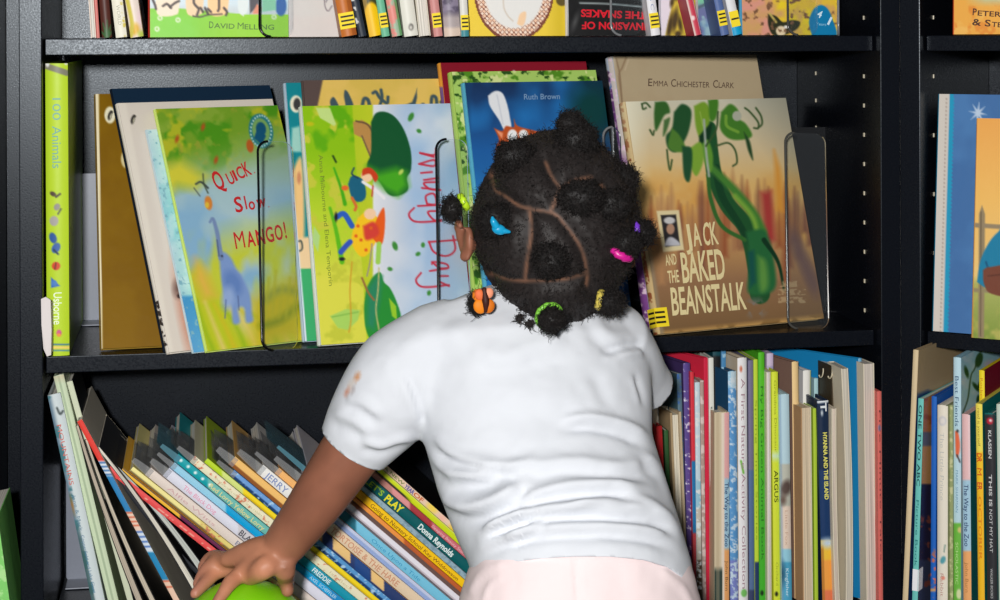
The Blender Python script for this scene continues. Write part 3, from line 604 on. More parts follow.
def art_sketch(g): g.fill((206, 202, 198)); g.mix((1-g.ramp(288, 0, 292, 0))*.6, (238, 234, 230)); [g.line(p, 1.1, (120, 110, 116), soft=.6) for p in ([(324,-6),(325,6),(328,11),(332,6)], [(326,2),(329,-4),(333,-8)], [(320,-12),(324,-2)])]; g.mix(g.ramp(0, 14, 0, 20)*.25, (214, 196, 190))
def art_gingham(g):
    g.fill((238, 206, 62)); g.mix(g.ramp(545, 0, 560, 0)*.6, (200, 172, 24)); r = np.hypot((g.x-514)/39, (g.y+10)/50); ring = np.clip((1.0-r)*20+.5, 0, 1); inner = np.clip((.77-r)*22+.5, 0, 1)
    g.mix(ring, (250, 226, 206)); a, b = (g.x+g.y*.9)/4.6, (g.x-g.y*1.1)/4.6; ln = np.maximum(np.abs(np.mod(a, 1)-.5), np.abs(np.mod(b, 1)-.5)); g.mix(ring*np.clip((ln-.36)/.08, 0, 1), (122, 58, 40)); ch = (np.floor(a)+np.floor(b)) % 2; g.mix(ring*ch*.35*(ln < .4), (238, 160, 110)); g.mix(np.clip((np.abs(r-1.0) < .03)*1.0, 0, 1)*.9, (116, 56, 40))
    g.mix(inner, (232, 230, 226)); g.line([(503,-4),(504,8),(508,16),(513,21)], 1.2, (210, 196, 180)); g.poly([(517,24),(520,14),(526,12),(525,22),(522,26)], (246, 206, 164), sm=True); g.ell(562, 0, 6, 6, (92, 76, 30))
def art_black(g):
    g.fill((10, 10, 12)); g.mix(np.clip((568.2-g.x)/.8+.5, 0, 1), (226, 224, 220)); g.line([(580,3),(610,4),(644,7)], 1.6, (150, 160, 160)); g.line([(584,-4),(640,-1)], 1.5, (90, 130, 120)); g.ell(575, 22, 2.6, 9, (88, 88, 88), 20, soft=2, a=.7)
def art_giraffe(g):
    g.fill((206, 180, 62)); g.mix(np.clip((674-(g.y)*.22-g.x)/2, 0, 1), (228, 222, 232))
    for x, y, a, b, q in ((670,26,2.4,13,10),(675,20,2.6,11,8),(680,24,2,8,-10),(687,24,2.4,6,-20),(678,34,3,3,0),(684,8,2.5,5,-12),(676,-6,3,6,0),(672,2,2,5,10)): g.ell(x, y, a, b, (74, 58, 30), q, soft=1.2)
def art_bluegrey(g): g.fill((112, 146, 178)); g.blot(9, .4, .6, (146, 178, 190), 4); g.blot(12, .5, .6, (110, 116, 160), 9); g.mix((1-g.ramp(0, 2, 0, 8))*(1-g.ramp(706, 0, 716, 0)), (126, 196, 160)); g.line([(697,8),(708,4),(714,8)], 3, (86, 104, 116))
def art_bird(g):
    g.fill((214, 150, 120)); g.blot(18, .4, .7, (226, 176, 80), 5); g.blot(16, .45, .7, (218, 150, 132), 8); g.mix(g.ramp(772, 0, 778, 0), (224, 186, 60)); g.blot(14, .42, .72, (232, 204, 40), 12, mask=g.ramp(770, 0, 780, 0)); g.blot(14, .5, .75, (206, 160, 100), 3)
    g.poly([(768,14),(776,16),(783,22),(792,20),(800,22),(798,28),(790,33),(780,36),(772,34),(768,24)], (44, 46, 26), sm=True); g.ell(781, 31, 5, 5, (226, 206, 170)); g.ell(786, 27, 2, 1.5, (240, 236, 230)); g.line([(770,14),(776,22)], 2.2, (190, 170, 90)); g.blot(6, .64, .76, (120, 84, 60), 22)
    g.poly([(812,36),(809,22),(813,10),(820,5),(827,8),(832,18),(836,37)], (6, 122, 172), sm=True)
def art_peter(g): g.fill((244, 176, 76)); g.blot(16, .45, .62, (248, 190, 96), 6); g.blot(9, .55, .66, (236, 150, 60), 13); g.mix(np.clip((1-g.y/7), 0, 1)*g.ramp(965, 0, 985, 0), (206, 200, 150)); g.mix(np.clip((953.6-g.x)/.8+.5, 0, 1), (226, 74, 40))
def art_friends(g):
    g.grad([(352, (150, 196, 212)), (385, (168, 208, 222)), (430, (186, 212, 222)), (600, (160, 206, 216))]); g.blot(14, .45, .65, (196, 214, 224), 5); g.line([(963,413),(968,398),(971,376),(975,368),(981,350)], 1.3, (66, 92, 62))
    for x, y, a, b, q in ((979,360,3.6,7.5,14),(966.5,372,2,6,-14),(976,387,2,5.5,-36),(979,386,1.5,4,10),(978,399,1.6,4,8)): g.ell(x, y, a, b, (44, 84, 44), q)
    g.line([(992,371),(994,363),(1000,360)], 1.6, (50, 60, 130)); g.ell(990, 365, 5, 4, (214, 190, 206), soft=3)
def art_tan(g): g.grad([(352, (176, 152, 116)), (385, (186, 160, 124)), (600, (180, 150, 110))]); g.poly([(912,402),(918,394),(928,390),(938,393),(952,398),(1010,404),(1010,610),(900,610)], (34, 66, 116), sm=False, soft=2)
def art_animals(g): g.stops([(300, (190, 120, 66)), (432, (110, 110, 120)), (446, (206, 150, 90)), (484, (44, 40, 66)), (560, (60, 66, 90))]); g.blot(8, .6, .68, (130, 70, 60), 4, mask=g.ramp(0, 490, 0, 500)); g.blot(12, .55, .65, (170, 90, 50), 9, mask=1-g.ramp(0, 425, 0, 435))
# ------------------------------------------------------------------ middle shelf, face out
Gm = 'picture books facing out on the middle shelf'
up_book('picture_book', 'tall lime green book, spine outwards with small animals, against the left upright', (56.5, 64), (58.2, 356), 22.5, .017, 0.0, w=.2, group=Gm, back=(176, 214, 40),
        spine=(186, 216, 48), pages=(240, 240, 230), texts=[('100', 98, 120, (120, 176, 150), .36), ('Animals', 126, 168, (110, 170, 150), .40), ('Usborne', 292, 324, (236, 246, 214), .36, .01)],
        spaint=lambda g: (g.mix((1-g.ramp(45, 0, 50, 0))*.35, (150, 190, 30)), g.line([(46, 66), (67, 73)], 6, (130, 128, 110), sm=False), g.ell(47.5, 63, 2, 4, (230, 230, 225)), g.ell(66, 62, 2, 3, (230, 230, 220)),
            g.ell(53, 194, 3.4, 2.2, (84, 70, 60), 30), g.line([(56,197),(60,194)], 2, (70, 60, 56)), g.ell(57, 207, 3, 3.6, (150, 146, 140), 30), g.ell(54, 221, 4.4, 5, (170, 166, 160)), g.line([(58,214),(61,209)], 1.6, (80, 80, 80)), g.ell(53, 238, 3.6, 5.6, (52, 92, 160), -20), g.ell(56, 248, 4, 5.6, (60, 100, 170), 30), g.line([(54,250),(58,254)], 2, (40, 60, 90)),
            g.ell(56, 266, 4.2, 4.2, (214, 74, 46)), g.line([(56,263),(55,269)], 1, (60, 40, 30)), g.poly([(51,277),(60,286),(51,288)], (60, 110, 190)), g.ell(54, 283, 3, 3, (80, 130, 200)), g.ell(59, 333, 2.6, 3.4, (206, 90, 140)), g.ell(59, 335, 2, 1.6, (240, 150, 60)),
            g.line([(44, 344.5), (70, 344.5)], 1.4, (50, 110, 160), sm=False), g.line([(44, 347.5), (70, 347.5)], 2.6, (240, 210, 110), sm=False), g.line([(44, 350.5), (70, 350.5)], 1.2, (50, 120, 170), sm=False)))
face_book('picture_book', 'plain mustard yellow book with a small oval bird badge, second from the left upright', (97, 97), (101, 352), (162, 94.5), (150, 349.6), .006, cover=art_mustard, spine=(150, 118, 30), group=Gm, k0=0.45, m0=0.1, reg=99, y=0.030)
face_book('picture_book', 'large dark navy book whose top band shows behind the cream one', (117, 87), (165, 350), (275, 84), (200, 346), .004, cover=art_navy, spine=(20, 30, 44), group=Gm, k0=0.55, m0=0.5, reg=99, y=0.009)
face_book('picture_book', 'cream white book with a tiny black bird, leaning behind the mango book', (119.5, 104), (169, 353.6), (274, 100), (190, 353), 0.006, cover=art_white, spine=(234, 226, 214), group=Gm, k0=0.55, m0=0.5, reg=99, y=-0.002,
          spaint=lambda g: g.blot(3, .5, .56, (60, 52, 50), 3, mask=((g.u > .3) & (g.v > .80) & (g.v < .97))*1.0))
face_book('picture_book', 'thin pale aqua and blue book peeking out left of the mango book', (145, 129), (193, 352), (262, 125), (206, 351), .003, cover=art_aqua, spine=(206, 228, 236), hard=False, group=Gm, k0=0.55, m0=0.5, reg=99, y=0.0012)
face_book('picture_book', 'bright green and blue book with red lettering and a blue elephant', (152, 110), (207, 352.4), (274.5, 106), (300, 340), .005, cover=art_quick, spine=(214, 236, 120), group=Gm, k0=0.55, m0=0.5, reg=99, y=0.0005,
          ctexts=[(c, (x, y), (x+wd*.9, y-wd*.42), hh, (198, 40, 44), 0.0 if c == 'M' else .02, None) for c, x, y, wd, hh in (('Q', 217.5, 191, 10, 19), ('U', 230, 185, 6.5, 12), ('I', 236, 181, 2.4, 11), ('C', 239.5, 179.5, 7, 12), ('K', 246.5, 176.5, 6.5, 14), (',', 254, 173, 1.6, 2.5))] +
                 [(c, (x, y), (x+wd*.97, y-wd*.2), hh, (198, 40, 44), 0.0 if c == 'M' else .02, None) for c, x, y, wd, hh in (('S', 236, 212.5, 8, 15), ('l', 246, 209, 1.6, 13), ('o', 249.5, 210, 6.5, 12), ('w', 257.5, 208, 9.5, 12), (',', 268, 207, 1.6, 2.5))] +
                 [(c, (x, y), (x+wd*.97, y-wd*.17), hh, (198, 40, 44), 0.0 if c == 'M' else .02, None) for c, x, y, wd, hh in (('M', 236, 249, 10, 17), ('A', 248, 247, 8.5, 15), ('N', 257.5, 245, 8.5, 15), ('G', 267, 242.5, 8, 15), ('O', 276, 240.5, 8, 15), ('!', 285.5, 238, 1.8, 16))])
face_book('picture_book', 'teal green book with a white left edge, behind the yellow lettered one', (281, 87), (304.5, 345.5), (410, 85), (318, 345), 0.008, cover=art_teal, spine=(190, 212, 232), group=Gm, k0=0.3, m0=0.2, reg=99, y=0.0365)
face_book('picture_book', 'yellow book with dark brush lettering and a brown spine, behind the windy one', (302, 83), (322, 345.5), (443, 85), (380, 341), 0.007, cover=art_max, spine=(96, 80, 76), group=Gm, k0=0.28, m0=0.2, reg=99, y=0.0275)
face_book('picture_book', 'lime and sky blue book turned sideways with red handwriting down its cover', (301, 108), (320.5, 347), (450, 108), (385, 341.5), .010, cover=art_windy, spine=(226, 232, 222), group=Gm, k0=0.3, m0=0.21, reg=99, y=0.0105,
          ctexts=[('Anna Milbourne and Elena Temporin', (318.5, 155), (329, 286), 4.2, (120, 136, 44), 0)])
face_book('picture_book', 'maroon red topped book with an orange spine, behind the leafy green one', (446, 66), (470, 338), (592, 68), (560, 334), .008, cover=art_maroon, group=Gm, k0=0.3, m0=0.25, reg=99, y=0.0440,
          spine=[(40, (236, 160, 60)), (87, (120, 90, 150)), (112, (226, 210, 214)), (180, (206, 60, 70))])
face_book('picture_book', 'leafy green patterned book showing as a border around the blue fox book', (455, 75), (480, 340), (600, 79), (560, 336), .010, cover=art_leafy, spine=(176, 210, 100), group=Gm, k0=0.29, m0=0.25, reg=99, y=0.0285)
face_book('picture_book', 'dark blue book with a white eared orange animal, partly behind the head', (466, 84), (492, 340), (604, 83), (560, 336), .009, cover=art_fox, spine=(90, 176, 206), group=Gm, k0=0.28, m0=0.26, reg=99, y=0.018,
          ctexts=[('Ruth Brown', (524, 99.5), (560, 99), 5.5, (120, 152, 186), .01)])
face_book('picture_book', 'tan topped book with a purple spine, behind the beanstalk book', (612, 60), (652, 333.5), (757, 62), (770, 325), .013, cover=art_emma, group=Gm, k0=0.29, m0=0.33, reg=99, y=0.034,
          spine=[(40, (190, 200, 220)), (72, (126, 72, 140))], spaint=lambda g: (g.mix(g.ramp(0, 95, 0, 100)*0, (0, 0, 0)), g.ell(607, 76, 3, 5, (90, 40, 100)), g.ell(609, 86, 2.6, 4, (110, 150, 210)), g.mix((g.u > .62)*(1-g.ramp(0, 150, 0, 170)), (206, 196, 190)), g.blot(5, .6, .7, (230, 200, 220), 4)),
          ctexts=[('E', (648.2, 86), (652.2, 86.1), 7.5, (92, 72, 60), .004), ('MMA', (653.4, 86.2), (668, 86.5), 5.6, (92, 72, 60), 0), ('C', (671, 86.6), (676, 86.7), 7.5, (92, 72, 60), .004), ('HICHESTER', (676.8, 86.8), (709.5, 87.6), 5.6, (92, 72, 60), .004), ('C', (713, 87.6), (718, 87.7), 7.5, (92, 72, 60), .004), ('LARK', (718.6, 87.7), (734, 88.2), 5.6, (92, 72, 60), .004)])
_jk = (228, 212, 160)
def cond(s, x0, y0, x1, y1, cap, b=.018): return (s, (x0, y0), (x1, y1), cap, _jk, b, None)
face_book('picture_book', 'tan and brown book with a green beanstalk climbing over its glossy cover', (624, 104.5), (660, 336.8), (786, 107), (826, 319.5), .012, cover=art_jack, group=Gm, k0=0.3, m0=0.32, reg=99, y=0.009,
          spine=(206, 178, 128), spaint=lambda g: (g.blot(5, .5, .58, (150, 84, 50), 5, mask=((g.u > .3) & (g.u < .8))*1.0), g.mix((1-g.ramp(0, 110, 0, 170))*.5, (226, 212, 170))), stickers=[(309, 328, 'bars')],
          ctexts=[cond('J', 686, 247, 692.5, 246, 22), cond('A', 694, 246, 702, 245, 22), cond('C', 704, 245, 710.5, 244.5, 22), cond('K', 712, 244.5, 719, 243.5, 22),
                  cond('AND', 666, 265.5, 677, 264, 10.5), cond('THE', 668.5, 283, 679.5, 281.8, 12), cond('BAKED', 683, 282.5, 726, 278, 29.5), cond('BEANSTALK', 672.5, 315, 747, 308.5, 27)])
Gr = 'picture books facing out in the right bookcase'
face_book('picture_book', 'large blue book with a white star and a stitched strip, far right', (938, 97), (932.5, 334), (1046, 101), (975, 337), .011, cover=art_blue_star, spine=(20, 150, 190), group=Gr, k0=0.14, m0=-0.8, reg=99, y=-.010, w=.15)
face_book('picture_book', 'orange book with a picket fence and a blue sleeve, before the starred blue one', (975, 119), (971.5, 338.5), (1075, 122), (1000, 340.5), .004, cover=art_fence, spine=(226, 170, 90), group=Gr, k0=0.14, m0=-0.8, reg=99, y=-.047, w=.14)

# ------------------------------------------------------------------ upper shelf: only the feet of the books are in view
Gt = 'picture books on the upper shelf'
face_book('picture_book', 'grassy green book with animal paws along its foot, upper shelf left', (140, -250), (149.5, 37.6), (278, -254), (286, 37.4), .008, Z1, cover=art_meadow, spine=(226, 66, 54), group=Gt, k0=0.06, m0=0.02, reg=99, y=0.04,
          ctexts=[('D', (209, 28), (213.4, 28.1), 6.6, (74, 120, 10), .012), ('AVID', (214, 28.1), (234.5, 28.8), 5, (74, 120, 10), .012), ('M', (237.5, 29), (243.5, 29.2), 6.6, (74, 120, 10), .012), ('ELLING', (244.5, 29.2), (274, 29.7), 5, (74, 120, 10), .012)])
face_book('picture_book', 'pale grey book with thin pencil lines, upper shelf beside the grassy one', (280, -240), (288, 38.4), (392, -243), (334, 38), .005, Z1, w=.10, cover=art_sketch, spine=(240, 238, 232), group=Gt, k0=0.06, m0=0.02, reg=99, y=0.046)
face_book('picture_book', 'yellow book with a round white belly in gingham cloth, upper shelf', (462, -225), (468, 37.6), (561, -228), (566, 37.2), .007, Z1, cover=art_gingham, spine=(196, 214, 220), group=Gt, k0=0.06, m0=0.02, reg=99, y=0.036, stickers=[])
face_book('picture_book', 'black book shelved upside down with red capitals, upper shelf', (562, -195), (567.5, 37.0), (646, -197), (651, 36.2), .008, Z1, cover=art_black, spine=(230, 226, 222), group=Gt, k0=0.06, m0=0.02, reg=99, y=0.034,
          ctexts=[('INVASION OF', (646, 23), (582, 21.8), 7, (216, 18, 40), .03), ('THE SNAKES', (647, 12.2), (581, 9.5), 7, (216, 18, 40), .03)])
face_book('picture_book', 'yellow and brown blotched book like a giraffe hide, upper shelf', (648, -180), (661, 36.4), (690, -180), (695, 36), .006, Z1, cover=art_giraffe, spine=(230, 226, 236), group=Gt, k0=0.06, m0=0.02, reg=99, y=0.052)
face_book('picture_book', 'misty blue grey book between the red spine and the striped stickers, upper shelf', (686, -185), (698, 36), (722, -187), (726, 35.8), .006, Z1, cover=art_bluegrey, spine=(216, 206, 206), group=Gt, k0=0.06, m0=0.02, reg=99, y=0.049)
face_book('picture_book', 'orange and yellow book with a dark bird and a blue badge, upper shelf right', (732, -195), (742, 36), (828, -198), (836, 35.6), .007, Z1, cover=art_bird, spine=(96, 180, 220), group=Gt, k0=0.06, m0=0.02, reg=99, y=0.03,
          ctexts=[('4', (816.5, 16.5), (820.5, 18.2), 7, (206, 230, 244), .02), ('1', (827, 24), (829, 25), 8, (206, 230, 244), .02), ('Years', (816, 25), (826, 25.8), 2.6, (150, 206, 230), 0)])
face_book('picture_book', 'orange book with dark capitals, upper shelf of the right bookcase', (943, -190), (953, 36.2), (1090, -190), (1000, 38.6), .010, Z1, cover=art_peter, spine=(226, 74, 40), group=Gr, k0=0.06, m0=-0.8, reg=99, y=-0.012, w=.18,
          ctexts=[('P', (972.5, 15), (976.5, 15.3), 6.6, (84, 52, 40), .02), ('ETER', (977.5, 15.4), (1001, 17), 5, (84, 52, 40), .02), ('& S', (972, 25), (990.5, 26.5), 6.4, (84, 52, 40), .02), ('TEPHEN', (991.5, 26.6), (1024, 29), 4.8, (84, 52, 40), .02)])
def top_book(label, xt, xb, wpx, spine, y=.018, w=.17, h=-210, **kw):
    x0 = xb+(xt-xb)*(37.5-h)/37.5
    kw.setdefault('hard', True); return up_book('picture_book', label, (x0, h), (xb, 37.5), wpx, y, Z1, w, spine=spine, group=Gt, **kw)
top_book('narrow book with its cream page edges outwards, leftmost on the upper shelf', 91, 93.5, 6, (226, 206, 190), pages_out=True, hard=False, y=.012)
top_book('thin pinkish red spine beside the cream page edges, upper shelf', 95.5, 98, 4, (206, 116, 108), hard=False)
top_book('dark brown spine with a green leafy plant at its foot, upper shelf', 104, 107, 11.5, (82, 42, 34), spaint=lambda g: [g.line([(107, 38), (107+dx, 38-dy)], 3.4, (64, 104, 62), taper=1) for dx, dy in ((-4, 15), (0, 18), (4, 13), (-6, 7), (6, 8))])
top_book('white spine with faint grey lettering and a worn foot, upper shelf', 117, 121.5, 13, (232, 228, 210), texts=[('WORLD', 5, 25, (150, 150, 130), .3)], spaint=lambda g: g.blot(4, .55, .62, (214, 196, 90), 3, mask=(g.u > .75)*1.0), hard=False)
top_book('cream spine painted with a yellow flower, upper shelf', 131.5, 137, 15, (236, 220, 208), spaint=lambda g: (g.ell(135, 29, 5, 6, (226, 180, 60), 20, soft=2), g.line([(126, -5), (130, 12), (132, 24), (131, 36)], 4, (214, 200, 90)), g.ell(142, 34, 4, 4, (190, 206, 90), soft=2), g.ell(141, 18, 3, 8, (246, 214, 220), soft=3)))
top_book('orange brown spine with a striped yellow sticker, left of the yellow oval, upper shelf', 343, 349.5, 18, (196, 112, 46), spaint=lambda g: g.mix((g.u > .7)*.5, (140, 70, 30)), texts=[('DADDY', 16, 28, (226, 170, 120), .25)], stickers=[(12.5, 28.5, 'bars')], y=.013)
top_book('slim black and white spine between orange and yellow ones, upper shelf', 355, 363, 9, (44, 52, 64), spaint=lambda g: (g.blot(4, .55, .6, (220, 222, 220), 8, mask=(g.u < .4)*1.0)))
top_book('dark spine filled by a bright yellow oval, upper shelf', 369, 376, 15, (70, 70, 40), spaint=lambda g: (g.ell(372.5, 24, 8.5, 22, (246, 196, 20), -4), g.mix((g.u < .3)*.5, (240, 190, 110))))
top_book('sea green spine with a striped yellow sticker, upper shelf', 380, 386, 9, (110, 186, 150), stickers=[(13, 27.5, 'bars')], y=.012)
top_book('pale green and pink wide spine right of the sea green one, upper shelf', 391, 397.5, 12, (160, 186, 158), spaint=lambda g: (g.blot(8, .5, .6, (226, 140, 130), 4), g.mix((g.u > .7)*.8, (90, 150, 90))))
top_book('thick off white spine with a small grey emblem, upper shelf', 406.5, 411.5, 14, (228, 226, 214), spaint=lambda g: (g.ell(411, 27, 2.6, 3.6, (120, 116, 110)), g.ell(411, 27.5, 1.2, 2, (210, 206, 196))))
top_book('cream book in clear film beside the off white spine, upper shelf', 421, 425, 13.5, (214, 206, 188), pages_out=True, hard=False, y=.018)
top_book('reddish pink spine with a striped yellow sticker, left of the gingham cover, upper shelf', 434, 438.5, 10, (206, 140, 136), stickers=[(13, 27.5, 'bars')], y=.011)
top_book('grey lilac wide spine right of the reddish pink one, upper shelf', 450, 452.5, 16, (176, 164, 164), spaint=lambda g: (g.mix((1-g.ramp(0, 10, 0, 18)), (92, 84, 104)), g.blot(8, .5, .62, (140, 130, 150), 5, mask=1-g.ramp(0, 10, 0, 18)), g.mix(g.ramp(0, 26, 0, 29), (216, 196, 180))))
top_book('white and teal spine with a striped yellow sticker, against the gingham cover', 463.3, 465.2, 7.5, [(-250, (222, 220, 212)), (16, (222, 220, 212)), (29, (66, 140, 150))], stickers=[(15, 30, 'bars')], y=.014)
top_book('white spine with a striped yellow sticker, right of the black upside down book', 651, 656, 10.5, (230, 228, 232), stickers=[(13, 28, 'bars')], texts=[('A B C', -14, 10, (150, 160, 190), .4)], y=.016)
top_book('rosy red spine beside the giraffe patterned cover, upper shelf', 689.5, 698.5, 8, (206, 66, 86), spaint=lambda g: (g.mix(np.clip((.25-g.u)*8, 0, 1), (226, 210, 200)), g.mix(np.clip((g.u-.85)*8, 0, 1), (230, 190, 200)), g.ell(693, 18, 2, 2.4, (240, 210, 210))))
top_book('slate blue spine with a striped cream sticker, upper shelf', 718, 725.5, 8, (86, 108, 160), stickers=[(10.5, 25.5, 'bars')], y=.014)
top_book('white and cyan spine with a one barred yellow sticker, upper shelf', 730, 738, 9, [(-250, (226, 226, 230)), (24, (20, 160, 210))], stickers=[(11, 26.5, 'one')], y=.013)

# torn white jacket paper curling off the foot of the green book
gb = [q for q in UPS if q.label.startswith('tall lime green')][0]
# ------------------------------------------------------------------ bottom shelf, right of the child: upright spines
Gb = 'books standing upright on the bottom shelf'
def row(label, top, xb, wpx, spine, y=.02, w=.19, yaw=0.0, shelf=ZB, **kw):
    kw.setdefault('group', Gb)
    return up_book('book', label, top, (xb, 600), wpx, y, shelf, w, yaw, spine=spine, **kw)
CREAM = (226, 216, 194)
row('cream page edges tucked under the child\'s right sleeve', (646, 404), 651, 7.5, CREAM, y=.004, pages_out=True, hard=False, w=.13, pages=(232, 222, 196))
row('second run of cream pages, beside the red and green spines', (655.5, 404), 659, 6, CREAM, y=.012, pages_out=True, hard=False, w=.13, pages=(226, 212, 184))
row('short red spine between cream pages, right of the child', (659, 427), 666, 7, (206, 46, 50), y=-.004, w=.12, hard=True)
row('narrow green spine touching the short red one', (666, 431), 672, 4.5, (50, 90, 48), y=.0, w=.12, hard=False)
row('cream board book with its pages outwards and a brown back', (675.5, 413), 683, 13, CREAM, y=.014, w=.14, yaw=.1, pages_out=True, pages=(232, 224, 204), back=(190, 170, 140), front=(170, 146, 112))
row('grey teal book with blue print, in front of the purple one', (679, 375), 686, 5, (96, 124, 140), y=.024, w=.12, yaw=.25, back=(70, 98, 108), spaint=lambda g: g.blot(3, .55, .62, (70, 110, 170), 3), hard=False)
row('purple spine sprinkled with white dots', (686.5, 364), 691.5, 8, (92, 74, 142), y=.026, w=.17, yaw=.25, back=(66, 50, 96), spaint=lambda g: g.blot(2.2, .68, .74, (220, 216, 236), 5))
row('thin red spine turning blue lower down', (692, 372.5), 695.5, 4, [(300, (214, 54, 66)), (461, (34, 116, 168)), (533, (196, 70, 76)), (580, (150, 50, 50))], y=.02, w=.16, hard=False)
row('pale blue spine with a rounded cream head', (697.3, 383), 699.5, 5.5, [(300, (196, 214, 224)), (480, (150, 196, 214)), (508, (196, 190, 176)), (560, (90, 70, 50))], y=.018, w=.16, hard=False, spaint=lambda g: g.blot(4, .58, .66, (220, 226, 226), 8))
row('brownish pink spine beside the pale blue one', (701.8, 381), 704.5, 4, (176, 150, 140), y=.02, w=.16, hard=False, spaint=lambda g: g.blot(6, .5, .6, (216, 196, 190), 4))
row('large crimson book with a white edged spine', (706.3, 359), 709, 6, (204, 40, 70), y=.03, w=.20, yaw=.42, back=(206, 40, 66))
row('white lettered spine hard against the crimson book', (711, 358.5), 714, 5.5, (222, 222, 214), y=.026, w=.19, hard=False, texts=[('the little garden book', 405, 590, (120, 124, 120), .5)])
row('black book with a teal head, behind the pink and tan spine', (717.5, 352), 719.5, 11, [(300, (20, 70, 80)), (356, (24, 26, 28)), (500, (36, 40, 40))], y=.05, w=.16, hard=False)
row('blue topped thin book behind the pink and tan spine', (723.6, 351), 724.5, 5, [(300, (70, 130, 176)), (374, (40, 90, 120)), (420, (60, 150, 190))], y=.046, w=.16, hard=False, spaint=lambda g: g.blot(5, .55, .6, (150, 190, 214), 2))
row('tan and pale pink spine with blue lettering lower down', (721.8, 413), 721.8, 17, [(300, (206, 190, 160))], y=.012, w=.17,
    spaint=lambda g: (g.mix((g.u > .42), (230, 214, 196)), g.mix((g.u > .62), (236, 176, 176)), g.mix((g.u > .60)*g.ramp(0, 477, 0, 480), (166, 204, 224)), g.mix((g.u > .60)*g.ramp(0, 547, 0, 551), (240, 172, 110)), g.mix((g.u < .5)*g.ramp(0, 566, 0, 572), (50, 66, 60)), g.mix((np.abs(g.u-.22) < .1)*.4, (170, 150, 120))),
    texts=[('The Way to the Zoo', 482, 546, (44, 66, 110), .26, .01, .28), ('John Burn', 560, 590, (120, 90, 60), .18, 0, .28)])
row('light blue speckled spine with a dark blue side', (732, 372), 734.5, 9.5, [(300, (150, 196, 222)), (388, (90, 150, 204)), (560, (120, 130, 196))], y=.024, w=.16, yaw=.18, back=(34, 76, 110), spaint=lambda g: (g.blot(3, .55, .64, (196, 216, 232), 3), g.mix((1-g.ramp(0, 384, 0, 388))*(g.u > .3)*.7, (206, 216, 220))))
row('white spine with small printed words and a green pencil', (742, 358.5), 743.5, 10.5, (232, 230, 232), y=.024, w=.18, yaw=.14, back=(206, 190, 166), texts=[('A First Nature Activity Collection', 378, 588, (170, 140, 150), .42)], spaint=lambda g: (g.ell(741, 369, 1.3, 3, (206, 110, 80)), g.line([(741, 461), (743.5, 473)], 2, (110, 180, 60)), g.ell(744, 593, 3, 4, (120, 190, 100))))
row('mauve grey spine next to the white one', (750.7, 361), 752, 6, [(300, (116, 112, 140)), (470, (84, 110, 150)), (590, (56, 66, 100))], y=.024, w=.17)
row('narrow lime yellow spine touching the grass green one', (755.6, 360), 757, 4.4, [(300, (190, 214, 60)), (559, (190, 214, 60)), (562, (40, 60, 100))], y=.022, w=.17, hard=False, texts=[('Spring Time Stories', 400, 540, (140, 160, 40), .5)])
row('tall grass green spine', (761.3, 353), 762.5, 7, (84, 184, 40), y=.023, w=.17, texts=[('My Big Green Animal Book', 386, 560, (40, 110, 30), .42)], spaint=lambda g: (g.mix(g.ramp(0, 420, 0, 520)*.5, (50, 160, 50)), g.ell(762, 593, 1.6, 2.6, (20, 40, 20))))
row('lilac headed spine behind the yellow lettered one', (770, 354), 771, 7.5, [(300, (204, 186, 214)), (366, (170, 160, 200)), (380, (220, 214, 214))], y=.04, w=.16)
row('white page edges left of the yellow lettered spine', (768.4, 372.5), 769.5, 4.6, CREAM, y=.016, w=.14, pages_out=True, hard=False, pages=(228, 222, 218))
row('bright yellow green spine with dark capitals', (774.6, 372.5), 777, 7.4, (214, 226, 60), y=.016, w=.15, texts=[('Grandma Dinosaur', 380, 452, (150, 160, 40), .36), ('ARGUS', 470, 502, (70, 80, 20), .62, .01), ('Orchard', 562, 585, (160, 170, 50), .4)], spaint=lambda g: (g.mix(np.clip(1-np.abs(g.y-456)/7, 0, 1), (206, 230, 190)), g.ell(776.5, 594, 1.6, 2.4, (30, 30, 20))))
row('pale blue spine with a dark creature in its middle', (784, 395), 787, 11.5, [(300, (186, 214, 224)), (464, (190, 190, 176)), (506, (230, 208, 190)), (549, (150, 206, 224)), (562, (80, 166, 200))], y=.012, w=.15, spaint=lambda g: (g.mix(np.clip(.22-g.u, 0, .1)*5, (120, 150, 180)), g.ell(786, 488, 5, 8, (92, 76, 70), 15, soft=2), g.ell(783, 500, 3, 5, (110, 90, 80), soft=2), g.ell(782, 574, 4, 12, (40, 84, 110), soft=2, a=.7)), texts=[('Little Fox', 510, 545, (200, 170, 150), .3), ('Kingfisher', 568, 596, (206, 232, 240), .3)])
row('peach spine with a wide brown side', (795, 362.5), 798, 7.5, (240, 206, 148), y=.03, w=.17, yaw=.26, back=(132, 104, 92))
row('white spine standing behind the creamy pages', (807, 371), 806, 9, (232, 230, 224), y=.04, w=.15, yaw=.15, back=(206, 206, 206), spaint=lambda g: g.mix((g.u > .85), (190, 206, 150)))
row('cream pages with a brown side, right of the peach spine', (806, 408), 808, 11.5, CREAM, y=.012, w=.14, yaw=.1, pages_out=True, hard=False, pages=(226, 206, 176), front=(190, 150, 110))
row('thin lime spine edging the creamy pages', (814.8, 409), 816.5, 3.8, (176, 204, 60), y=.012, w=.15, hard=False)
row('thin turquoise spine behind the navy lettered one', (816, 379), 818, 4.4, (170, 206, 210), y=.05, w=.12, hard=False)
row('dark green narrow book behind the navy lettered one', (822.5, 382), 824, 6, (22, 44, 38), y=.052, w=.12, hard=False)
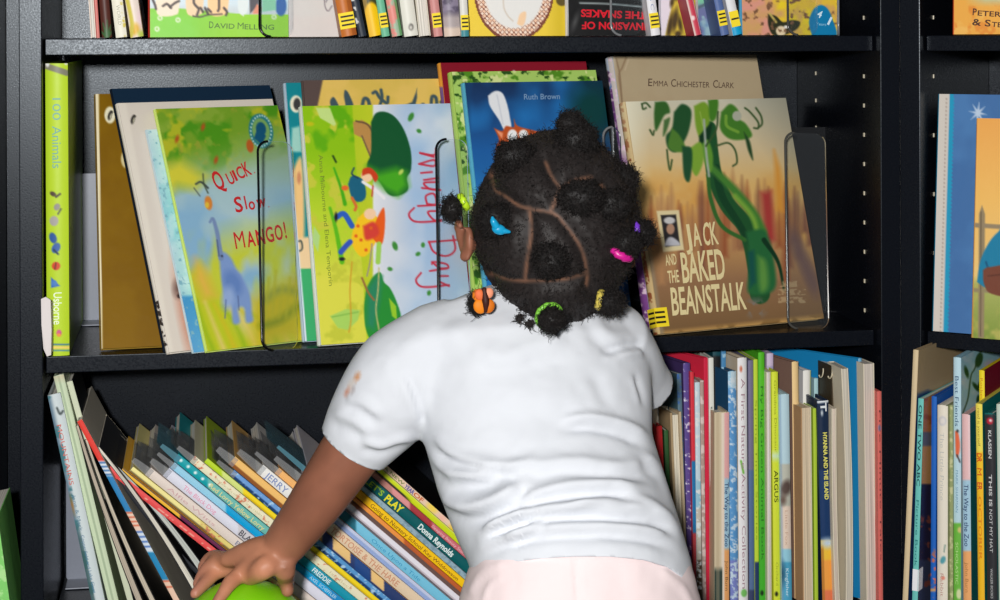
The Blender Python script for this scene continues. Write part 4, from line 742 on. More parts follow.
row('navy spine with yellow capitals and an orange foot', (822.6, 401), 828, 13, [(300, (24, 42, 70)), (470, (26, 56, 100)), (540, (236, 190, 60)), (560, (240, 160, 70)), (590, (226, 120, 80))], y=.008, w=.15, texts=[('T', 402, 411, (226, 232, 236), .5, .03), ('HYANNA AND THE ISLAND', 432, 499, (230, 224, 110), .34, .03, .06)],
    spaint=lambda g: (g.line([(818, 402), (828, 401)], 2.6, (226, 232, 236), sm=False), g.ell(822, 413, 1, 3, (206, 214, 220)), g.mix(np.clip(1-np.hypot((g.x-828)/12, (g.y-543)/8), 0, 1)*1.2, (190, 206, 220)), g.mix((g.u < .25)*g.ramp(0, 544, 0, 550)*.7, (170, 110, 40))))
row('dark brown ring bound book with pale wire rings', (836, 366), 838, 10, (66, 54, 36), y=.022, w=.04, hard=False, yaw=.1, back=(60, 50, 34))
row('cream pages right of the navy spine', (834, 409), 837.5, 5.5, CREAM, y=.0, w=.05, pages_out=True, hard=False, pages=(222, 206, 190), sag=.001)
row('bent cream booklet with a curved page edge', (844.5, 369), 849, 8, CREAM, y=-.004, w=.05, pages_out=True, hard=False, pages=(214, 206, 190), sag=-.002)
row('large sky blue book, its side showing above its neighbours', (860, 360), 863, 4.2, [(300, (130, 190, 226)), (440, (96, 180, 220)), (530, (120, 190, 226))], y=.016, w=.215, yaw=.60, back=(24, 124, 178), spaint=lambda g: g.blot(4, .6, .66, (196, 90, 110), 3, mask=g.ramp(0, 440, 0, 450)))
row('thick stack of pinkish pages left of the salmon spine', (868.6, 364), 872, 12.5, CREAM, y=.002, w=.17, pages_out=True, hard=False, pages=(220, 208, 196), yaw=.08)
row('salmon red spine last before the right upright', (879.3, 392), 880.9, 4.8, (214, 104, 96), y=-.005, w=.14, texts=[('Five Minute Tales', 410, 560, (120, 60, 60), .4)], spaint=lambda g: (g.ell(879.5, 428, 1.4, 3, (110, 120, 160)), g.mix((g.u > .8)*.5, (236, 160, 150))))
# rings of the ring-bound book
M_WIRE = mat('pale_wire', (206, 196, 170), 0.35, 0.6)
def tube_mesh(acc, pts, r, col=(1, 1, 1), n=8, cap=True, rad2=None):
    P = [Vector(p) for p in pts]; rs = r if hasattr(r, '__len__') else [r]*len(P); ref = None; rings = []
    for i, p in enumerate(P):
        d = (P[min(i+1, len(P)-1)]-P[max(i-1, 0)]).normalized()
        if ref is None: ref = Vector((0, 0, 1)) if abs(d.z) < .9 else Vector((1, 0, 0))
        a = (ref-d*ref.dot(d)).normalized(); b = d.cross(a); ref = a
        rings.append([p+(a*math.cos(q)+b*math.sin(q))*rs[i] for q in [math.tau*j/n for j in range(n)]])
    v = [q for rg in rings for q in rg]; f = [(i*n+j, i*n+(j+1) % n, (i+1)*n+(j+1) % n, (i+1)*n+j) for i in range(len(P)-1) for j in range(n)]
    if cap: f += [tuple(range(n))[::-1], tuple((len(P)-1)*n+j for j in range(n))]
    acc.add(v, f, col)
# ------------------------------------------------------------------ right bookcase, bottom shelf
Gq = 'books on the bottom shelf of the right bookcase'
RS = ZB
def rrow(label, top, xb, wpx, spine, off=-.028, w=.15, **kw):
    """spine-out book of the angled bookcase: off is how far its spine stands in front of the case"""
    y = 0.0
    for _ in range(6): x = on_y(top[0], (top[1]+600)/2, y).x; y = (off-math.sin(-RA)*(x-PIV.x))/math.cos(RA)
    return row(label, top, xb, wpx, spine, y=y, w=w, yaw=RA, group=Gq, **kw)
rrow('large tan book with a navy wave, leftmost in the right bookcase', (916, 356), 905.5, 5.2, (214, 192, 154), off=-.040, w=.16, cover=art_tan, back=(176, 152, 116))
rrow('narrow turquoise spine with a white sticker near its foot', (921, 402.5), 915, 5.3, (110, 196, 188), off=-.040, w=.13, cover=art_animals, hard=False, texts=[('ONE TWO ABC', 405, 486, (24, 60, 66), .6, .01), ('Picture Book', 500, 566, (40, 120, 120), .5)], stickers=[(569, 590.5, 'white')])
rrow('royal blue spine left of the wide cream one', (934.2, 398), 933, 5, (34, 100, 190), off=-.022, w=.14, spaint=lambda g: (g.mix(np.clip(1-np.abs(g.y-590)/2.5, 0, 1), (236, 170, 90)), g.blot(5, .62, .7, (206, 110, 70), 3, mask=g.ramp(0, 540, 0, 560))))
rrow('wide cream spine with faint grey lettering', (942.7, 406.5), 942.5, 12, (232, 224, 208), off=-.030, w=.13, front=(160, 166, 120), texts=[('The Little Prince', 432, 500, (196, 196, 190), .4), ('Rabbit', 573, 596, (190, 150, 140), .3)], spaint=lambda g: (g.ell(942.5, 421, 4, 5, (206, 204, 206)), g.ell(942.5, 421, 2.4, 3, (226, 220, 214)), g.ell(943, 560, 2.6, 4, (90, 160, 170), 20), g.line([(944, 552), (945, 545)], 1, (90, 130, 120)), g.ell(943, 578, 2, 2, (226, 140, 120))))
rrow('olive pages with a wavy edge', (951, 406), 951.3, 3.6, (150, 160, 110), off=-.024, w=.12, hard=False, spaint=lambda g: g.blot(4, .5, .6, (196, 196, 150), 3))
rrow('light blue book with a leafy twig and handwritten spine', (957.3, 358.5), 957.3, 8.6, [(300, (186, 216, 228)), (523, (110, 184, 70))], off=-.020, w=.17, cover=art_friends, back=(150, 190, 206),
     spaint=lambda g: (g.poly([(955,431),(958,432),(960,444),(959,454),(956,456)], (226, 104, 66), sm=True), g.line([(957, 455), (960, 462)], 1.6, (60, 50, 50)), g.ell(957.5, 431, 1.2, 1.6, (50, 44, 44)), g.ell(960, 530, 2.4, 3, (206, 196, 120)), g.ell(959, 594, 2.6, 5, (214, 220, 170))),
     texts=[('Best Friends', 376, 426, (66, 96, 126), .5), ('MARK SHARMAN', 470, 512, (110, 150, 176), .32), ('SCHOLASTIC', 542, 584, (190, 226, 150), .36)])
rrow('pale pink spine with blue lettering in the right bookcase', (966, 415), 967.5, 8, [(300, (232, 190, 190)), (480, (166, 202, 222)), (551, (240, 172, 110))], off=-.034, w=.12, front=(14, 104, 110), texts=[('The Way to the Zoo', 484, 546, (50, 70, 112), .55, .01), ('John Burn', 562, 592, (170, 120, 70), .4)], spaint=lambda g: g.mix((g.u > .75)*(1-g.ramp(0, 476, 0, 480))*.5, (240, 220, 226)))
rrow('yellow spine with red and orange capitals', (979, 404.5), 981.5, 7.2, [(300, (240, 222, 90)), (452, (246, 196, 40)), (490, (246, 190, 40))], off=-.034, w=.12, front=(16, 112, 110), texts=[('read it yourself', 408, 446, (150, 130, 60), .4), ('DR', 453, 462, (206, 70, 30), .7, .03), ('M', 468, 475, (206, 80, 30), .7, .03), ('ER', 482, 490, (206, 80, 40), .7, .03), ('OCTOBER', 496, 560, (226, 140, 30), .5, .02)])
rrow('tall thin yellow spine with a maroon side, behind the black lettered book', (981.8, 371), 984, 6, (240, 216, 40), off=-.004, w=.13, texts=[('Rockets', 378, 402, (206, 140, 40), .5)], front=(130, 14, 40))
rrow('black spine with white capitals and a red flower', (990, 414), 992.5, 10.5, [(300, (20, 112, 110)), (414.5, (52, 52, 56))], off=-.034, w=.12, front=(14, 104, 100), texts=[('KLASSEN', 430, 458, (210, 210, 210), .28, .02), ('THIS IS', 474, 506, (206, 206, 206), .28, .02), ('NOT MY HAT', 509, 552, (206, 206, 206), .28, .02), ('WALKER BOOKS', 568, 598, (180, 180, 180), .22, .01)], spaint=lambda g: (g.ell(990, 421, 3.4, 3.4, (190, 40, 60)), g.ell(990.5, 420.5, 1.3, 1.3, (236, 230, 230)), g.mix((g.u > .75)*.4, (30, 30, 34))))
rrow('pale mint spine cut off at the right', (1000.5, 405), 1003, 8, (206, 220, 206), off=-.034, w=.12)
# ------------------------------------------------------------------ bottom shelf, left of the child: leaning spines
Gl = 'books leaning steeply on the bottom shelf'
Gs = 'books slumped to the left on the bottom shelf'
def lrow(label, top, bot, wpx, spine, y=.018, w=.17, **kw):
    q = up_book('book', label, top, bot, wpx, y, ZB, w, spine=spine, group=Gl, **kw); q.slack = .97; return q
lrow('white book with a misty blue edge and red lettering, leftmost of the leaning ones', (54, 395), (98, 600), 13.5, (206, 216, 218), y=.012,
     texts=[('MOUNTAINS', 424, 484, (206, 110, 100), .34, .01, -.1), ('Jane & Mark', 494, 530, (110, 140, 160), .26, 0, -.12), ('Copperfield and Lake Giant', 534, 592, (90, 130, 160), .24, 0, -.12)],
     spaint=lambda g: (g.mix(np.clip(.38-g.u, 0, .3)*3.2, (110, 136, 156)), g.blot(7, .48, .6, (80, 130, 140), 4, mask=(g.u < .34)*1.0), g.mix((g.u < .3)*g.ramp(0, 520, 0, 540)*.6, (60, 90, 86)), g.mix((g.u < .25)*np.clip(1-np.abs(g.y-505)/14, 0, 1)*.8, (170, 120, 60)), g.line([(57, 408), (60, 414), (63, 411)], 2.2, (80, 90, 90))))
lrow('pale mint green twin edged book, second of the leaning ones', (58.5, 376), (113, 600), 10.5, (206, 220, 188), y=.018, spaint=lambda g: (g.mix((np.abs(g.u-.5) < .09)*.5, (130, 150, 120)), g.mix((1-g.ramp(0, 376, 0, 384))*.5, (206, 180, 150))))
lrow('slim creamy green book whose head ends at the red spine', (69.5, 382), (130, 600), 6, (206, 212, 186), y=.026, hard=False, front=(30, 32, 32))  # front board painted near-black, standing in for the shade behind the heads
lrow('floppy tan booklet with its pages outwards, left of the striped spine', (77, 426), (141, 600), 9, CREAM, y=.016, w=.13, pages_out=True, hard=False, pages=(200, 186, 168), sag=.003, fan=.36, front=(30, 30, 30), back=(30, 30, 30))  # both boards coloured dark in place of the shade between the booklets
lrow('second floppy tan booklet, its pages spread outwards', (86, 440), (155, 600), 8, CREAM, y=.022, w=.13, pages_out=True, hard=False, pages=(214, 202, 182), sag=.004, fan=.36, front=(30, 30, 30), back=(30, 30, 30))  # dark boards here too: shade put into their colour
lrow('thin red and blue striped spine leaning among pale booklets', (79.5, 421), (176, 600), 5.6, [(300, (226, 66, 56)), (461, (226, 232, 238)), (476, (50, 130, 186)), (512, (236, 206, 186)), (531, (214, 224, 236)), (552, (40, 136, 186)), (580, (236, 200, 176))], y=.008, w=.15, hard=False,
     spaint=lambda g: ([g.line([(60, yy), (190, yy-4)], 1.8, (70, 120, 176), sm=False) for yy in (464, 468, 472, 476)], [g.line([(60, yy), (190, yy-6)], 1.6, (214, 110, 80), sm=False) for yy in (516, 520.5, 525, 529, 586, 592)], [g.line([(60, yy), (190, yy-5)], 1.8, (80, 120, 190), sm=False) for yy in (535, 540, 545, 550)]), back=(214, 206, 190))
lrow('limp white magazine curving down to the child\'s hand', (98, 448), (196, 600), 9, CREAM, y=.014, w=.16, pages_out=True, hard=False, pages=(226, 220, 206), sag=-.006, fan=.36, front=(40, 40, 42), back=(40, 40, 42))  # sides darkened, the shade painted into the board colour
lrow('limp grey white magazine, its edge bowed, beside the dark gap', (104, 456), (214, 600), 10, CREAM, y=.02, w=.16, pages_out=True, hard=False, pages=(206, 210, 204), sag=-.008, fan=.36, front=(30, 30, 36), back=(30, 30, 36))  # near-black boards carry the shade of the gap beside them
lrow('thin black magazine with a pale edge left of the red spine', (108, 463), (236, 600), 4, (40, 42, 48), y=.03, w=.16, hard=False, sag=-.009, back=(24, 24, 30), front=(24, 24, 30))
SROW = []
def srow(*a, **kw): SROW.append((a, kw))
def slump():
    """lay the slumped spines against one another: nearly parallel, each touching the next"""
    N = len(SROW); c, wd, dr = [], [], []
    pn = np.array((.62, -.785))
    for i, (a, kw) in enumerate(SROW):
        p0, p1 = np.array(a[1], float), np.array(a[2], float); sl = .79+.09*i/(N-1); d = np.array((1, sl))/math.hypot(1, sl); dr.append(d)
        m_ = (p0+p1)/2; q = m_+d*((300-m_[0])/d[0]); c.append(q@pn); wd.append(a[3])
    c, wd = np.array(c), np.array(wd, float); c0 = c.copy()
    tot = wd.sum(); span = (c0[-1]-c0[0])+(wd[0]+wd[-1])/2
    wd *= min(1, span*.985/tot)
    for it in range(400):
        c += (c0-c)*.02
        for i in range(N-1):
            g = (wd[i]+wd[i+1])/2+.35-(c[i+1]-c[i])
            if g > 0: c[i] -= g/2; c[i+1] += g/2
    for it in range(200):
        for i in range(N-1):
            g = (wd[i]+wd[i+1])/2+.35-(c[i+1]-c[i])
            if g > 0: c[i] -= g/2; c[i+1] += g/2
    for i, (a, kw) in enumerate(SROW):
        d = dr[i]; x0 = a[1][0]; y300 = (c[i]-300*pn[0])/pn[1]; P = lambda x: (x, y300+(x-300)*d[1]/d[0])
        _srow(a[0], P(x0), P(x0+120), wd[i]*.96, *a[4:], **kw)
def _srow(label, p0, p1, wpx, spine, y=.02, w=.18, film='grey', **kw):
    """slumped spine: p0 head end, p1 a point further down it"""
    kw.setdefault('hard', False)
    return up_book('book', label, p0, p1, wpx, y, ZB, w, spine=spine, group=Gs, axis='x', film=film, film_len=kw.pop('fl', .02), **kw)
srow('red spine with a pink speckled foot, lowest of the slumped books', (108.7, 467), (217, 555), 7.6, (232, 82, 82), film=None, back=(20, 20, 28), spaint=lambda g: (g.blot(5, .5, .58, (246, 176, 160), 3, mask=((g.u > .2) & (g.u < .6))*1.0)))
srow('thin yellow to plum spine just above the red one', (122, 470), (226, 553), 5, [(0, (246, 190, 60)), (180, (110, 40, 80))], film=None, y=.022, spaint=lambda g: g.mix((g.u > .62)*.8, (60, 40, 50)))
srow('pale lemon spine above the plum one', (131.5, 466), (217, 535), 6, [(0, (240, 228, 150)), (200, (226, 206, 120))], film=None, y=.02, spaint=lambda g: (g.mix((g.u < .22)*.7, (90, 70, 50)), g.blot(4, .6, .66, (206, 120, 90), 6, mask=g.ramp(196, 0, 204, 0))))
srow('creamy pink spine with grey letters at its foot', (148, 468), (246, 547), 9.5, (226, 212, 202), y=.021, texts=[('Alfie Wins', 168, 215, (206, 170, 170), .4), ('BLA', 236, 250, (140, 140, 160), .5, .01)])
srow('white lilac spine with pink lettering and a grey label', (166, 471), (257, 545), 10.5, (222, 222, 236), y=.019, texts=[('The Black Dog', 184, 216, (226, 150, 176), .45), ('BLACK', 240, 259, (90, 90, 100), .62, .02)], spaint=lambda g: g.mix(((g.x > 238) & (g.x < 262))*.6, (196, 190, 190)))
srow('light blue spine turning bright cyan further down', (172.5, 464), (265, 539), 7, [(0, (150, 206, 230)), (226, (10, 160, 214)), (330, (30, 140, 200))], y=.022, texts=[('AXEL SCHEFFLER', 310, 336, (190, 226, 240), .5)])
srow('teal spine with white dots and pale lettering', (176, 455), (266, 531), 8.4, [(0, (20, 160, 170)), (208, (110, 186, 176)), (300, (20, 150, 176))], y=.018, film='blue', texts=[('Red Lorry Yellow Lorry', 210, 264, (226, 216, 150), .6, .01), ('FREDDIE', 313, 330, (226, 240, 240), .6, .02)],
     spaint=lambda g: [g.ell(181+i*7.2, 460.5+i*6.1, 1.5, 1.5, (236, 246, 246)) for i in range(5)])
srow('cream spine between the teal and the lime ones', (192.5, 462), (272, 530), 8.4, (236, 228, 196), y=.021, texts=[('the tale of a naughty little rabbit', 215, 262, (190, 186, 150), .3), ('Ian Beck', 330, 352, (206, 196, 160), .4)], spaint=lambda g: g.blot(3, .64, .7, (214, 120, 90), 9))
srow('lime spine turning lemon yellow, thin', (206, 463), (305, 546.7), 5.4, [(0, (186, 216, 40)), (222, (214, 226, 130)), (243, (246, 216, 30))], y=.02, film=None, spaint=lambda g: g.mix((g.u < .25)*g.ramp(243, 0, 247, 0)*.4, (190, 140, 20)))
srow('sky blue spine with a deep blue edge, above the lemon one', (232, 479), (312, 541), 7.4, [(0, (106, 156, 216)), (300, (86, 150, 206))], y=.019, spaint=lambda g: (g.mix((g.u < .36)*.85, (20, 50, 100)), g.blot(3, .6, .7, (170, 206, 236), 5)))
srow('tan spine with a brown edge, its lower half navy patched', (232, 459), (317, 532), 11, [(0, (240, 190, 110)), (322, (44, 62, 110))], y=.021, spaint=lambda g: (g.mix((g.u < .4)*(1-g.ramp(310, 0, 314, 0)), (150, 90, 44)), g.mix(((g.x > 333) & (g.x < 350) & (g.u > .2))*1.0, (236, 196, 130)), g.mix(((g.x > 371) & (g.x < 384) & (g.u > .2))*1.0, (236, 196, 130)), g.mix(((g.x > 355) & (g.x < 370))*.6, (30, 80, 150))))
srow('white capped cream spine with large brown capitals', (260, 467), (326, 526.5), 11.5, [(0, (236, 234, 230)), (292, (230, 206, 176))], y=.018, texts=[('JERRY', 266, 287, (130, 146, 190), .62, .01), ('THE TORTOISE & THE HARE', 318, 398, (206, 150, 120), .6, .012)], fl=.03)
srow('orange tan spine turning lilac blue below the arm', (277, 468), (332, 518.5), 7.5, [(0, (240, 180, 110)), (318, (150, 170, 214))], y=.022, fl=.03, spaint=lambda g: g.mix((g.u > .6)*g.ramp(318, 0, 322, 0)*.6, (226, 226, 240)))
srow('light blue spine with a dark teal head, under the forearm', (300, 481), (337, 514.5), 9.5, [(0, (226, 226, 230)), (310, (40, 110, 130)), (356, (120, 196, 226))], y=.02, film='grey', fl=.035, texts=[('Once Upon a Tide', 372, 420, (60, 150, 190), .4)])
srow('slim white lilac spine beside the light blue one', (306, 470), (347, 506.5), 6.5, (230, 226, 236), y=.019, film='blue', fl=.04, spaint=lambda g: g.mix((g.u < .25)*.4, (150, 120, 130)))
srow('thin orange brown spine tucked below the yellow lettered one', (340, 485.5), (384, 526.5), 4.2, [(0, (236, 150, 70)), (404, (190, 96, 50))], y=.022, film=None)
srow('yellow spine lettered in brown, between orange and grey blue', (347, 482), (391, 521.5), 8.6, (250, 200, 20), y=.018, film=None, texts=[('Going to Nursery School', 371, 422, (130, 90, 20), .55, .01), ('Kay Widdowson', 424, 458, (130, 90, 20), .45, .01)], spaint=lambda g: g.mix((1-g.ramp(362, 0, 372, 0))*.5, (226, 140, 30)))
srow('grey blue spine without lettering, above the yellow one', (352, 475), (394, 511), 6, (150, 176, 190), y=.021, film=None, spaint=lambda g: g.blot(3, .5, .66, (120, 150, 166), 3))
srow('dark teal spine with big yellow and white words', (354, 469), (390, 502.5), 11.5, (8, 92, 96), y=.018, film=None, texts=[('LET\'S', 366, 383, (150, 190, 40), .55, .02), ('PLAY', 386, 402, (236, 226, 40), .72, .035), ('Donna Reynolds', 419, 453, (226, 240, 240), .58, .03)])
srow('dusty red spine with pale pink words', (357, 462), (393, 496), 6.4, [(0, (190, 130, 120)), (392, (226, 150, 150)), (410, (170, 60, 66)), (432, (206, 110, 120))], y=.021, film=None, texts=[('Sleeping Beauty Stories', 432, 468, (236, 190, 196), .5)])
srow('acid lime spine, second from the top of the slumped books', (363, 459), (398, 491), 6.6, (206, 222, 30), y=.019, film=None, spaint=lambda g: (g.mix((g.u < .35)*(1-g.ramp(404, 0, 412, 0)), (60, 60, 50)), g.mix((g.u > .86)*.6, (240, 240, 190))))
srow('pale spine dotted with coloured letters, topmost of the slumped books', (370, 454.5), (405, 486), 6.4, (236, 206, 180), y=.02, film=None, front=(16, 16, 18), texts=[('A NEW', 384, 404, (120, 130, 60), .5, .02), ('YEAR', 405, 414, (60, 70, 160), .7, .03), ('OF', 414, 423, (206, 110, 60), .7, .03)], spaint=lambda g: (g.ell(432, 508, 6, 4, (246, 216, 90), 40, soft=2), g.ell(454, 530, 6, 4, (246, 206, 70), 40, soft=2), g.ell(442, 518, 4, 3, (246, 190, 170), 40, soft=2), g.mix(g.ramp(456, 0, 466, 0), (236, 150, 110))))  # front board painted near-black as the shade between arm and torso
slump()
up_book('book', 'pale green book propped at the far left edge, in front of the dark side panel', (-14, 520), (-2.8, 600), 24, -.045, FLOOR, .10, spine=(130, 206, 110), hard=False, spaint=lambda g: g.blot(5, .5, .62, (176, 226, 150), 3))
settle()
A = Acc(); Mi = gb.M.inverted(); y0, y1 = -.004, .0155
fp = [(41, 299), (45.5, 297), (50.5, 300), (51.5, 330), (51, 355), (47, 356.5), (43.5, 349), (41.5, 325)]
F0 = [on_y(x, y, y0-.0006*(i % 2)) for i, (x, y) in enumerate(fp)]; m = len(F0); F1 = [p+Vector((.0002, .0008, 0)) for p in F0]
A.add([tuple(Mi@p) for p in F0+F1], [tuple(range(m)), tuple(range(2*m-1, m-1, -1))]+[(i, m+i, m+(i+1) % m, (i+1) % m) for i in range(m)], lin((222, 214, 212)))
s0 = [on_y(x, y, y0) for x, y in ((49.5, 301), (50.6, 301), (50.6, 354), (49.5, 354))]; s1 = [on_y(x, y, y1) for x, y in ((52, 301), (53.5, 301), (53.5, 351), (52, 351))]
A.add([tuple(Mi@p) for p in s0+s1], [(0, 1, 2, 3), (4, 7, 6, 5), (0, 4, 5, 1), (1, 5, 6, 2), (2, 6, 7, 3), (3, 7, 4, 0)], lin((216, 208, 206)))
A.build('torn_jacket', M_STICK, gb.root)['label'] = 'torn white jacket paper'
rb = [o for o in bpy.data.objects if o.get('label', '').startswith('dark brown ring')][0]
Mi = rb.matrix_world.inverted()
for px, py in ((821, 371), (830, 372)):
    A = Acc(); c = on_y(px, py, .018); tube_mesh(A, [Mi@(c+Vector((.0035*math.cos(q), .0035*math.cos(q), .006*math.sin(q)))) for q in np.linspace(-2.6, .3, 12)], .0006)
    A.build('wire_ring', M_WIRE, rb, True)

# ------------------------------------------------------------------ the ball and the kneeling child
BR = 0.0595
_b = on_y(243, 600, -.118); BC = Vector((_b.x, -.118, FLOOR+BR))
bm = bmesh.new(); bmesh.ops.create_uvsphere(bm, u_segments=64, v_segments=40, radius=BR)
M_BALL = mat('lime_rubber', (132, 214, 22), 0.33, 0.45, 0.02, 30)
ball = bm_obj('ball', bm, M_BALL); ball.location = BC+Vector((0, 0, .0005))
tag(ball, 'shiny lime green ball on the floor under the child\'s left hand', 'ball')
A = Acc(); n = 24
V = [(.0045*math.cos(q), .0045*math.sin(q), 0) for q in np.linspace(0, math.tau, n, False)]
A.add([(x, y, z) for x, y, z in V]+[(x*.5, y*.5, -.002) for x, y, z in V]+[(0, 0, -.002)], [(i, (i+1) % n, n+(i+1) % n, n+i) for i in range(n)]+[(n+i, n+(i+1) % n, 2*n) for i in range(n)], (1, 1, 1))
vo = A.build('inflation_valve', mat('valve_rubber', (90, 150, 20), 0.5), ball, True); dv = Vector((.35, -.55, .2)).normalized(); vo.location = dv*BR*1.0006; vo.rotation_euler = dv.to_track_quat('Z', 'Y').to_euler()

def on_ball(px, py, rad):
    d = ray(px, py); d.normalize(); oc = CAMP-BC; b = oc.dot(d); c = oc.dot(oc)-rad*rad; q = b*b-c
    if q > 0: return CAMP+d*(-b-math.sqrt(q))
    p = CAMP+d*(-b); return BC+(p-BC).normalized()*max(rad, (p-BC).length)
S = on_y
def loft(acc, secs, n=40, p=2.0, col=(1, 1, 1)):
    """closed body through cross-sections (centre, half-width vector, half-depth vector)"""
    v, m = [], len(secs)
    for c, a, b in secs:
        for q in np.linspace(0, math.tau, n, False):
            x, y = math.cos(q), math.sin(q); x = math.copysign(abs(x)**(2/p), x); y = math.copysign(abs(y)**(2/p), y)
            v.append(c+a*x+b*y)
    f = [(i*n+j, i*n+(j+1) % n, (i+1)*n+(j+1) % n, (i+1)*n+j) for i in range(m-1) for j in range(n)]
    v += [secs[0][0], secs[-1][0]]; f += [(m*n, (j+1) % n, j) for j in range(n)]+[(m*n+1, (m-1)*n+j, (m-1)*n+(j+1) % n) for j in range(n)]
    acc.add(v, f, col)
def sweep(acc, pts, radii, n=20, sub=6, col=(1, 1, 1)):
    """smooth limb through points with radii, rounded at both ends"""
    P = smooth_path([tuple(p) for p in pts], sub) if len(pts) > 2 else np.array([tuple(p) for p in pts])
    R = np.interp(np.linspace(0, 1, len(P)), np.linspace(0, 1, len(radii)), radii)
    P = [Vector(p) for p in P]; d0, d1 = (P[0]-P[1]).normalized(), (P[-1]-P[-2]).normalized()
    Q, rr = [], []
    for k in (1.0, .86, .5): Q.append(P[0]+d0*float(R[0])*k*.9); rr.append(R[0]*math.sqrt(max(.002, 1-k*k)))
    Q += P; rr += [float(q) for q in R]
    for k in (.5, .86, 1.0): Q.append(P[-1]+d1*R[-1]*k*.9); rr.append(R[-1]*math.sqrt(max(.002, 1-k*k)))
    tube_mesh(acc, Q, rr, col, n)
def ellipsoid(acc, c, rx, ry, rz, M=None, n=28, col=(1, 1, 1)):
    v, f = [], []
    for i in range(n//2+1):
        for j in range(n):
            a, b = math.pi*i/(n//2), math.tau*j/n; p = Vector((rx*math.sin(a)*math.cos(b), ry*math.sin(a)*math.sin(b), rz*math.cos(a))); v.append(c+(M@p if M else p))
    for i in range(n//2):
        for j in range(n): f.append((i*n+j, (i+1)*n+j, (i+1)*n+(j+1) % n, i*n+(j+1) % n))
    acc.add(v, f, col)
def fuse(acc, voxel, smooth, name):
    """grow one continuous surface out of overlapping closed pieces"""
    o = acc.build(name, M_SKIN); m = o.modifiers.new('fuse', 'REMESH'); m.mode = 'VOXEL'; m.voxel_size = voxel
    s = o.modifiers.new('relax', 'SMOOTH'); s.iterations = smooth; s.factor = .5
    bpy.context.view_layer.update(); me = bpy.data.meshes.new_from_object(o.evaluated_get(bpy.context.evaluated_depsgraph_get()))
    old = o.data; bpy.data.objects.remove(o); bpy.data.meshes.remove(old)
    v = np.empty(len(me.vertices)*3); me.vertices.foreach_get('co', v); v = v.reshape(-1, 3)
    f = [tuple(p.vertices) for p in me.polygons]; nn = np.empty(len(v)*3); me.vertices.foreach_get('normal', nn); bpy.data.meshes.remove(me)
    return v, f, nn.reshape(-1, 3)
def clip(v, f, s, extra=()):
    """cut the mesh exactly along s = 0, keeping s > 0; extra: per-vertex arrays carried along"""
    nv = [tuple(p) for p in v]; ex = [list(map(tuple, e)) for e in extra]; key, out = {}, []
    def mid(a, b):
        k_ = (a, b) if a < b else (b, a)
        if k_ not in key:
            t = s[a]/(s[a]-s[b]); key[k_] = len(nv); nv.append(tuple(np.array(nv[a])*(1-t)+np.array(nv[b])*t))
            for e in ex: e.append(tuple(np.array(e[a])*(1-t)+np.array(e[b])*t))
        return key[k_]
    pos = s > 0
    for q in f:
        c_ = [pos[i] for i in q]
        if all(c_): out.append(q); continue
        if not any(c_): continue
        p = []
        for i in range(len(q)):
            a, b = q[i], q[(i+1) % len(q)]
            if pos[a]: p.append(a)
            if pos[a] != pos[b]: p.append(mid(a, b))
        if len(p) > 2: out.append(tuple(p))
    used = sorted({i for q in out for i in q}); mp = {o_: i for i, o_ in enumerate(used)}
    return np.array([nv[i] for i in used]), [tuple(mp[i] for i in q) for q in out], [np.array([e[i] for i in used]) for e in ex]
def put_mesh(name, v, f, col, m, parent):
    A = Acc(); A.add(v, f, col); return A.build(name, m, parent, True)

# cross-sections of the trunk, from the drawn left and right edges; the back leans away from the lens towards the shelf
def trunk(rows, grow=0.0, dgrow=0.0):
    out = []
    for (lx, ly, rx_, ry_, y, hd) in rows:
        a, b = S(lx, ly, y), S(rx_, ry_, y+.012); out.append([(a+b)/2, (b-a)/2, hd])
    res = []
    for i, (c, a, hd) in enumerate(out):
        t = (out[min(i+1, len(out)-1)][0]-out[max(i-1, 0)][0]).normalized(); bk = a.normalized().cross(t).normalized()
        res.append((c, a.normalized()*(a.length+grow), bk*(hd+dgrow)))
    return res
TR = [(508,290,574,292,-.142,.026), (462,303,616,306,-.150,.036), (420,322,636,328,-.165,.049), (404,350,646,354,-.180,.060), (412,392,648,398,-.192,.064), (427,440,648,440,-.207,.063), (440,484,660,482,-.225,.063), (457,525,673,525,-.245,.066), (473,562,685,566,-.262,.069), (478,600,692,606,-.268,.070)]
HIP = [(484,540,676,546,-.252,.060), (474,568,684,574,-.262,.067), (465,600,694,604,-.268,.071), (462,640,704,642,-.268,.070), (480,672,694,674,-.262,.060)]
HY = -.182
HC = S(556, 231, HY)                                    # head
Rh = Matrix.Rotation(-.25, 3, 'Z') @ Matrix.Rotation(-.12, 3, 'X')
HX, HYR, HZ = .0612, .073, .0745
body = Acc()
loft(body, trunk(TR[1:], -.008, -.006), p=2.05); loft(body, trunk(HIP, -.006, -.006), p=2.3)
hb = Acc(); ellipsoid(hb, Vector((0, 0, 0)), HX, HYR, HZ); q_ = hb.v[0].copy(); zt = np.clip(-q_[:, 2]/HZ, 0, 1.2); q_[:, 0] *= 1-.34*zt**1.6; body.add(q_@np.array(Rh).T+np.array(HC), hb.f, (1, 1, 1)); sweep(body, [S(545, 330, -.165), S(548, 290, -.160), S(552, 250, HY+.01)], [.03, .027, .028])
fd = lambda x, y, z: HC+Rh@Vector((x, y, z))              # a point of the face, in head axes (y is forwards)
ellipsoid(body, fd(0, .060, -.022), .036, .022, .030, Rh); ellipsoid(body, fd(0, .058, -.048), .022, .020, .018, Rh)
sweep(body, [fd(0, .072, -.002), fd(0, .081, -.018)], [.006, .0085]); [ellipsoid(body, fd(s*.009, .078, -.020), .006, .006, .005, Rh) for s in (-1, 1)]
